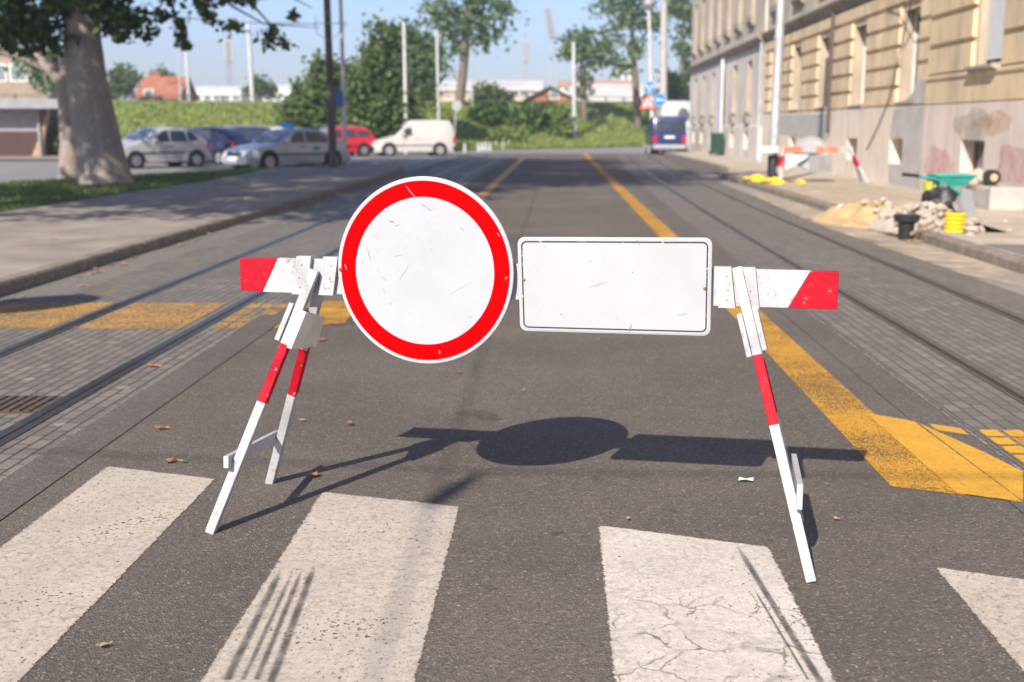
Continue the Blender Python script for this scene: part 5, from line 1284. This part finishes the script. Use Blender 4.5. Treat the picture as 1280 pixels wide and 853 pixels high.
# ------------------------------------------------------------------ vehicles
def car(label, kind, paint, mid, heading, L=4.3, W=1.74, cat='car', extras=()):
    """mid = ground point under the car's middle, heading = way the nose points (radians from +x)"""
    top = {'saloon': [(0, .46), (.04, .6), (.14, .7), (.6, .82), (1.25, .93), (1.62, 1.2), (2.0, 1.39), (2.5, 1.44), (3.0, 1.41), (3.4, 1.26), (3.72, 1.08), (4.2, 1.03), (4.32, .95), (4.4, .7), (4.42, .48)],
           'estate': [(0, .46), (.04, .6), (.14, .7), (.6, .82), (1.2, .95), (1.6, 1.24), (1.95, 1.42), (2.5, 1.48), (3.4, 1.47), (3.85, 1.42), (4.1, 1.2), (4.28, .96), (4.36, .7), (4.38, .48)],
           'hatch': [(0, .46), (.04, .62), (.14, .74), (.6, .86), (1.1, .98), (1.5, 1.26), (1.85, 1.43), (2.4, 1.48), (3.0, 1.45), (3.35, 1.36), (3.65, 1.08), (3.8, .9), (3.86, .7), (3.88, .48)],
           'mpv': [(0, .5), (.04, .68), (.14, .8), (.55, .95), (.95, 1.06), (1.5, 1.42), (1.85, 1.6), (2.4, 1.66), (3.3, 1.64), (3.8, 1.56), (4.08, 1.25), (4.2, .98), (4.26, .7), (4.28, .5)],
           'panel': [(0, .48), (.04, .64), (.14, .76), (.55, .88), (1.05, .99), (1.42, 1.3), (1.62, 1.46), (1.78, 1.55), (1.88, 1.72), (2.1, 1.8), (3.2, 1.82), (4.0, 1.79), (4.14, 1.55), (4.2, 1.0), (4.24, .7), (4.26, .5)],
           'transporter': [(0, .55), (.04, .78), (.14, .95), (.5, 1.1), (.85, 1.25), (1.3, 1.7), (1.6, 1.95), (2.2, 2.04), (4.4, 2.04), (4.68, 1.98), (4.8, 1.65), (4.86, 1.1), (4.9, .75), (4.9, .52)],
           'truck': [(0, .6), (.04, .9), (.12, 1.3), (.3, 1.7), (.55, 2.15), (.9, 2.3), (1.5, 2.33), (1.55, 3.0), (1.7, 3.05), (3.5, 3.05), (5.6, 3.05), (5.75, 3.0), (5.8, 1.5), (5.8, .8), (5.8, .6)]}[kind]
    k = L/top[-1][0]; top = [(x*k, z) for x, z in top]; belt = {'mpv': .98, 'transporter': 1.18, 'panel': .98, 'truck': 1.3}.get(kind, .9); zb = .22; HM = max(z for x, z in top)
    tuck = .2 if kind in ('saloon', 'estate', 'hatch', 'mpv') else .1
    def zt(x):
        for (a, b), (c, d) in zip(top, top[1:]):
            if a <= x <= c: return b+(d-b)*(x-a)/(c-a+1e-9)
        return top[-1][1]
    def hw(x, z):
        h = W/2; n_ = .55
        if x < n_: h *= 1-.17*((n_-x)/n_)**2
        if x > L-n_: h *= 1-.11*((x-L+n_)/n_)**2
        if z > belt: h -= tuck*(z-belt)/(HM-belt)
        if z < .45: h *= 1-.06*(.45-z)/.25
        return h
    o = thing('parked_van' if kind in ('panel', 'transporter') else 'parked_truck' if kind == 'truck' else 'parked_car', label, cat, (mid[0], mid[1], mid[2] if len(mid) > 2 else -.004), heading-math.pi)
    O = lambda x, y, z: (x-L/2, y, z)                    # local: nose at -x
    mb = MB(); xs_ = sorted({x for x, _ in top} | {L*i/26 for i in range(27)}); rings = []
    for x in xs_:
        t_ = zt(x); zl = [zb, .34, .55, belt-.04, belt+.5*(t_-.07-belt), t_-.07] if t_ > belt+.15 else [zb+(t_-.05-zb)*q for q in (0, .2, .45, .7, .9, 1)]
        r = [(hw(x, z), z) for z in zl]+[(hw(x, t_)-.05, t_-.02), (hw(x, t_)*.6, t_), (0, t_+.008)]
        rings.append([O(x, -a, b) for a, b in r]+[O(x, a, b) for a, b in reversed(r[:-1])])
    m_ = len(rings[0])
    for r in rings: mb.v += r
    for i in range(len(rings)-1):
        for j in range(m_-1): mb.f.append((i*m_+j, (i+1)*m_+j, (i+1)*m_+j+1, i*m_+j+1)); mb.m.append(0)
        mb.f.append((i*m_+m_-1, (i+1)*m_+m_-1, (i+1)*m_, i*m_)); mb.m.append(0)
    mb.f += [tuple(reversed(range(m_))), tuple((len(rings)-1)*m_+j for j in range(m_))]; mb.m += [0, 0]
    mb.build('body', paint, o, local=True, smooth=True)
    def side(name, pts, mt, off=.012, both=True, par=None, th=.0):
        for sg in ((-1, 1) if both else (both_side,)):
            e = MB().poly([O(x*k, sg*(hw(x*k, z)+off), z) for x, z in pts]).build(name, mt, o, local=True, fix=False)
            if par: e.parent = par
    def over(name, xa, xb, ins, mt, off=.012, n=6):
        mb = MB()
        for i in range(n+1):
            x = xa+(xb-xa)*i/n; t_ = zt(x); h = hw(x, t_)-.05-ins*(1 if t_ < HM-.05 else 1.2)
            for q in (-1, -.5, 0, .5, 1): mb.v.append(O(x+(-off if xa < L/2 else off)*.7, h*q, t_+off*1.2+(.006 if q == 0 else 0)))
        for i in range(n):
            for q in range(4): mb.f.append((i*5+q, i*5+q+1, i*5+q+6, i*5+q+5)); mb.m.append(0)
        return mb.build(name, mt, o, local=True, fix=False, smooth=True)
    tz = HM-.1
    if kind == 'saloon':
        over('windscreen', 1.3*k, 1.95*k, .04, 'glass_lit'); over('rear_window', 3.1*k, 3.68*k, .04, 'glass')
        side('side_window', [(1.62, .95), (2.38, .95), (2.38, 1.33), (2.1, 1.31), (1.98, 1.24)], 'glass'); side('side_window', [(2.46, .95), (3.35, .95), (3.42, 1.08), (3.05, 1.3), (2.46, 1.33)], 'glass')
    elif kind in ('estate', 'hatch', 'mpv'):
        q = {'estate': 0., 'hatch': -.1, 'mpv': -.12}[kind]; u = belt+.05; hh = tz-.02
        over('windscreen', (1.26+q)*k, (1.88+q)*k, .04, 'glass_lit')
        xr = {'estate': (3.9, 4.24), 'hatch': (3.4, 3.63), 'mpv': (3.84, 4.1)}[kind]; over('rear_window', xr[0]*k, xr[1]*k, .06, 'glass', .016)
        side('side_window', [(1.58+q, u), (2.3+q, u), (2.3+q, hh), (2.08+q, hh-.03), (1.92+q, hh-.14)], 'glass')
        e_ = {'estate': 3.25, 'hatch': 3.0, 'mpv': 3.0}[kind]; side('side_window', [(2.38+q, u), (e_-.08, u), (e_-.12, hh-.01), (2.38+q, hh)], 'glass')
        f_ = {'estate': 4.05, 'hatch': 3.4, 'mpv': 3.9}[kind]; side('side_window', [(e_, u), (f_, u+.05), (f_-.22, hh-.08), (e_-.04, hh-.02)], 'glass')
    elif kind == 'panel':
        over('windscreen', 1.1*k, 1.6*k, .04, 'glass'); side('side_window', [(1.42, 1.03), (2.0, 1.03), (2.0, 1.42), (1.7, 1.42)], 'glass')
    elif kind == 'transporter':
        over('windscreen', .9*k, 1.5*k, .05, 'glass'); side('side_window', [(1.25, 1.25), (2.0, 1.25), (2.0, 1.82), (1.62, 1.82)], 'glass'); side('side_window', [(2.15, 1.25), (3.2, 1.25), (3.2, 1.82), (2.15, 1.82)], 'glass')
        for sg in (-1, 1):
            MB().slab([O(L-.075, sg*.12, 1.2), O(L-.075, sg*.72, 1.2), O(L-.17, sg*.68, 1.84), O(L-.17, sg*.12, 1.84)], (.05, 0, 0)).build('rear_window', 'glass', o, local=True)
        MB().slab([O(L-.03, -.01, .7), O(L-.03, .01, .7), O(L-.16, .01, 1.9), O(L-.16, -.01, 1.9)], (.045, 0, 0)).build('door_gap', 'black', o, local=True)
    elif kind == 'truck':
        over('windscreen', .14*k, .5*k, .08, 'glass'); side('side_window', [(.5, 1.45), (1.2, 1.45), (1.2, 2.05), (.6, 2.0)], 'glass')
    # sills, seams, handles
    side('door_seam', [(2.34, .3), (2.355, .3), (2.355, belt-.02), (2.34, belt-.02)], 'black', .008); side('door_seam', [(1.5, .45), (1.515, .45), (1.6, belt), (1.585, belt)], 'black', .008)
    side('door_handle', [(2.12, belt-.12), (2.28, belt-.12), (2.28, belt-.08), (2.12, belt-.08)], 'black' if paint != 'car_white' else 'steel_back', .02)
    side('side_trim', [(.95, .52), (3.3 if kind != 'hatch' else 2.8, .52), (3.3 if kind != 'hatch' else 2.8, .57), (.95, .57)], 'black', .01)
    rw = {'hatch': .28, 'transporter': .33, 'truck': .38}.get(kind, .31); xf, xr_ = .82*k if kind not in ('truck', 'transporter') else .95, L-{'hatch': .62, 'truck': 1.3, 'transporter': .95}.get(kind, .82)
    for x in (xf, xr_):
        for sg in (-1, 1):
            ar = MB().lathe(O(x, sg*(W/2-.11), rw+.02), [(rw+.07, -.09), (rw+.07, .128)] if sg > 0 else [(rw+.07, .09), (rw+.07, -.128)], 24, axis='y').build('wheel_arch', 'black', o, local=True)
            w_ = MB().lathe(O(x, sg*(W/2-.07), rw), [(rw*.6, -.1), (rw*.94, -.1), (rw, -.07), (rw, .07), (rw*.94, .1), (rw*.6, .1)], 24, axis='y').build('wheel', 'rubber', o, local=True, smooth=True)
            mb = MB(); mb.lathe(O(x, sg*(W/2+.034), rw), [(rw*.64, -.02*sg), (rw*.62, .012*sg), (rw*.5, .004*sg)], 20, axis='y')
            for q in range(5):
                a = q*2*math.pi/5; c = Vector(O(x, sg*(W/2+.042), rw)); mb.bar(c+Vector((math.cos(a)*.05, 0, math.sin(a)*.05)), c+Vector((math.cos(a)*rw*.6, 0, math.sin(a)*rw*.6)), .07, .02, (-math.sin(a), 0, math.cos(a)))
            mb.lathe(O(x, sg*(W/2+.045), rw), [(.07, 0), (.05, .014*sg)], 12, axis='y')
            r_ = mb.build('rim', 'rim' if paint != 'car_white' else 'steel_back', o, local=True); r_.parent = w_
    for sg in (-1, 1):
        lz = zt(.12*k); y = hw(.1, lz)-.2
        MB().slab([O(.0, sg*(y-.2), lz-.2), O(-.0, sg*(y+.1), lz-.19), O(.12, sg*(y+.17), lz-.05), O(.07, sg*(y-.2), lz-.04)], (-.03, 0, .02)).build('headlight', 'lamp_clear', o, local=True)
        tzz = belt if kind in ('hatch', 'estate', 'mpv', 'saloon') else .95
        yb_ = hw(L-.05, .9); hh = {'panel': .35, 'transporter': .38, 'truck': .2}.get(kind, .2)
        xe = [x for x in xs_ if zt(x) > tzz+.04][-1]
        MB().box(O(xe-.14, sg*(yb_-.2) if sg > 0 else -yb_-.02, tzz-hh*.6-.1), O(max(xe+.05, L+.012), sg*yb_+.02 if sg > 0 else -yb_+.2, tzz+hh*.4-.12)).build('tail_light', 'lamp_red', o, local=True, bevel=.02)
        MB().slab([O(1.5*k, sg*(hw(1.6, belt)+.02), belt+.03), O(1.62*k, sg*(hw(1.6, belt)+.04), belt+.03), O(1.62*k, sg*(hw(1.6, belt)+.2), belt+.06), O(1.52*k, sg*(hw(1.6, belt)+.2), belt+.06)], (0, 0, .13)).build('wing_mirror', paint, o, local=True, bevel=.015)
    dk = 'black' if kind in ('panel',) else paint
    MB().box(O(-.05, -W/2*.86, .26), O(.12, W/2*.86, .5)).build('front_bumper', dk, o, local=True, bevel=.04)
    MB().box(O(L-.12, -W/2*.93, .28), O(L+.06, W/2*.93, .52)).build('rear_bumper', 'steel_back' if kind == 'transporter' else dk, o, local=True, bevel=.04)
    MB().box(O(-.03, -.42, .52), O(.05, .42, .62)).build('grille', 'black', o, local=True)
    MB().box(O(-.065, -.26, .36), O(-.052, .26, .47)).build('number_plate', 'plate', o, local=True)
    if kind == 'transporter': MB().box(O(L-.0, -.27, .86), O(L+.02, .27, .99)).build('number_plate', 'plate', o, local=True)
    else: MB().box(O(L+.062, -.26, .36), O(L+.074, .26, .47)).build('number_plate', 'plate', o, local=True)
    if 'rails' in extras:
        for sg in (-1, 1): MB().tube([O(1.9*k, sg*.56, HM-.03), O(2.0*k, sg*.56, HM+.05), O(3.5*k, sg*.56, HM+.05), O(3.7*k, sg*.56, HM-.03)], .018, 6).build('roof_rail', 'gal', o, local=True)
    if 'taxi' in extras:
        MB().box(O(2.3, -.1, HM+.0), O(2.48, .42, HM+.17)).build('taxi_sign', 'blue_sign', o, local=True, bevel=.03)
        MB().poly([O(2.7, W/2+.012, .68), O(2.98, W/2+.012, .68), O(2.98, W/2+.012, .8), O(2.7, W/2+.012, .8)]).build('door_decal', 'blue_sign', o, local=True, fix=False)
        MB().poly([O(2.7, -W/2-.012, .68), O(2.98, -W/2-.012, .68), O(2.98, -W/2-.012, .8), O(2.7, -W/2-.012, .8)]).build('door_decal', 'blue_sign', o, local=True, fix=False)
    if 'open' in extras:
        for sg in (1,):
            MB().slab([O(2.62, sg*(W/2+.03), .62), O(3.02, sg*(W/2+.03), .62), O(2.98, sg*(W/2-.1), 1.36), O(2.62, sg*(W/2-.08), 1.38)], (0, .02*sg, 0)).build('dark_doorway', 'glass', o, local=True)
    return o
def at(px, py, dx=0, dy=0): p = G(px, py); return (p.x+dx, p.y+dy, -.004)
def car_from_wheels(label, kind, paint, pf, Yf, Yr_or_len, pr, L, W=1.74, wb=2.6, nearside=1, extras=(), cat='car'):
    """nearside wheels stand at pixel columns pf (front, depth Yf) and pr (rear)"""
    xf = P(pf, 200, Yf).x; xr = P(pr, 200, Yr_or_len).x
    d = Vector((xf-xr, Yf-Yr_or_len)); d.normalize(); m = Vector(((xf+xr)/2, (Yf+Yr_or_len)/2)); n_ = Vector((-d.y, d.x))
    if n_.y < 0: n_ = -n_
    c = m+n_*(W/2)
    return car(label, kind, paint, (c.x, c.y, -.004), math.atan2(d.y, d.x), L, W, cat, extras)
car_from_wheels('silver grey saloon taxi with a blue roof sign, parked beside the dark pole', 'saloon', 'car_silver_b', 343, 40.0, 41.8, 411, 4.4, 1.74, extras=('taxi',), cat='car')
car_from_wheels('silver hatchback with a dark rear doorway beside the plane trunk', 'hatch', 'car_silver', 172, 41.6, 43.2, 238, 3.9, 1.66, extras=('open',))
car_from_wheels('white high roofed delivery van standing side on at the far road', 'panel', 'car_white', 490, 59.2, 59.9, 547, 4.25, 1.72, cat='van')
car_from_wheels('bright red estate car half behind the lamp post', 'estate', 'car_red', 403, 57.5, 58.8, 449, 4.3, 1.72, extras=('rails',))
p = P(288, 190, 56.); car('dark navy estate with roof rails and red tail lights, behind the taxi', 'estate', 'car_navy', (p.x, 56.3, 0), R(205)-math.pi*0, 4.4, 1.74, 'car', ('rails',))
p = P(336, 190, 58.); car('whitish hatchback parked behind the taxi, next to the navy estate', 'hatch', 'car_white', (p.x, 58.5, 0), R(215), 3.9, 1.68)
p = P(243, 195, 46.5); car('small dark blue hatchback behind the silver hatchback', 'hatch', 'car_navy', (p.x, 47.6, 0), R(165), 3.8, 1.66)
p = P(170, 195, 47.5); car('pale silver saloon beyond the silver hatchback, next to the plane trunk', 'saloon', 'car_silver', (p.x, 48.5, 0), R(200), 4.3, 1.7)
car('dark blue van seen from behind, parked against the far house', 'transporter', 'car_blue', (P(836, 190, 64).x, 66.2, -.004), R(90), 4.9, 1.92, 'van')
car('white high truck parked just ahead of the dark blue van', 'truck', 'car_white', (P(840, 190, 76).x, 76.5, -.004), R(90), 5.8, 2.1, 'truck')

# ------------------------------------------------------------------ summer haze over the far street
t = NT('haze_air')
t.t.links.new(t.n('VolumePrincipled', {'Color': (.93, .95, 1, 1), 'Density': .0014, 'Anisotropy': .3}).outputs[0], t.out.inputs['Volume'])
M['haze'] = t.m
hz = MB().box((-310, -110, -1.2), (310, 530, 34)).build('haze', 'haze', at=(0, 140, 0)); tag(hz, 'thin pale summer haze hanging over the street and the bank', 'haze', None, 'stuff')
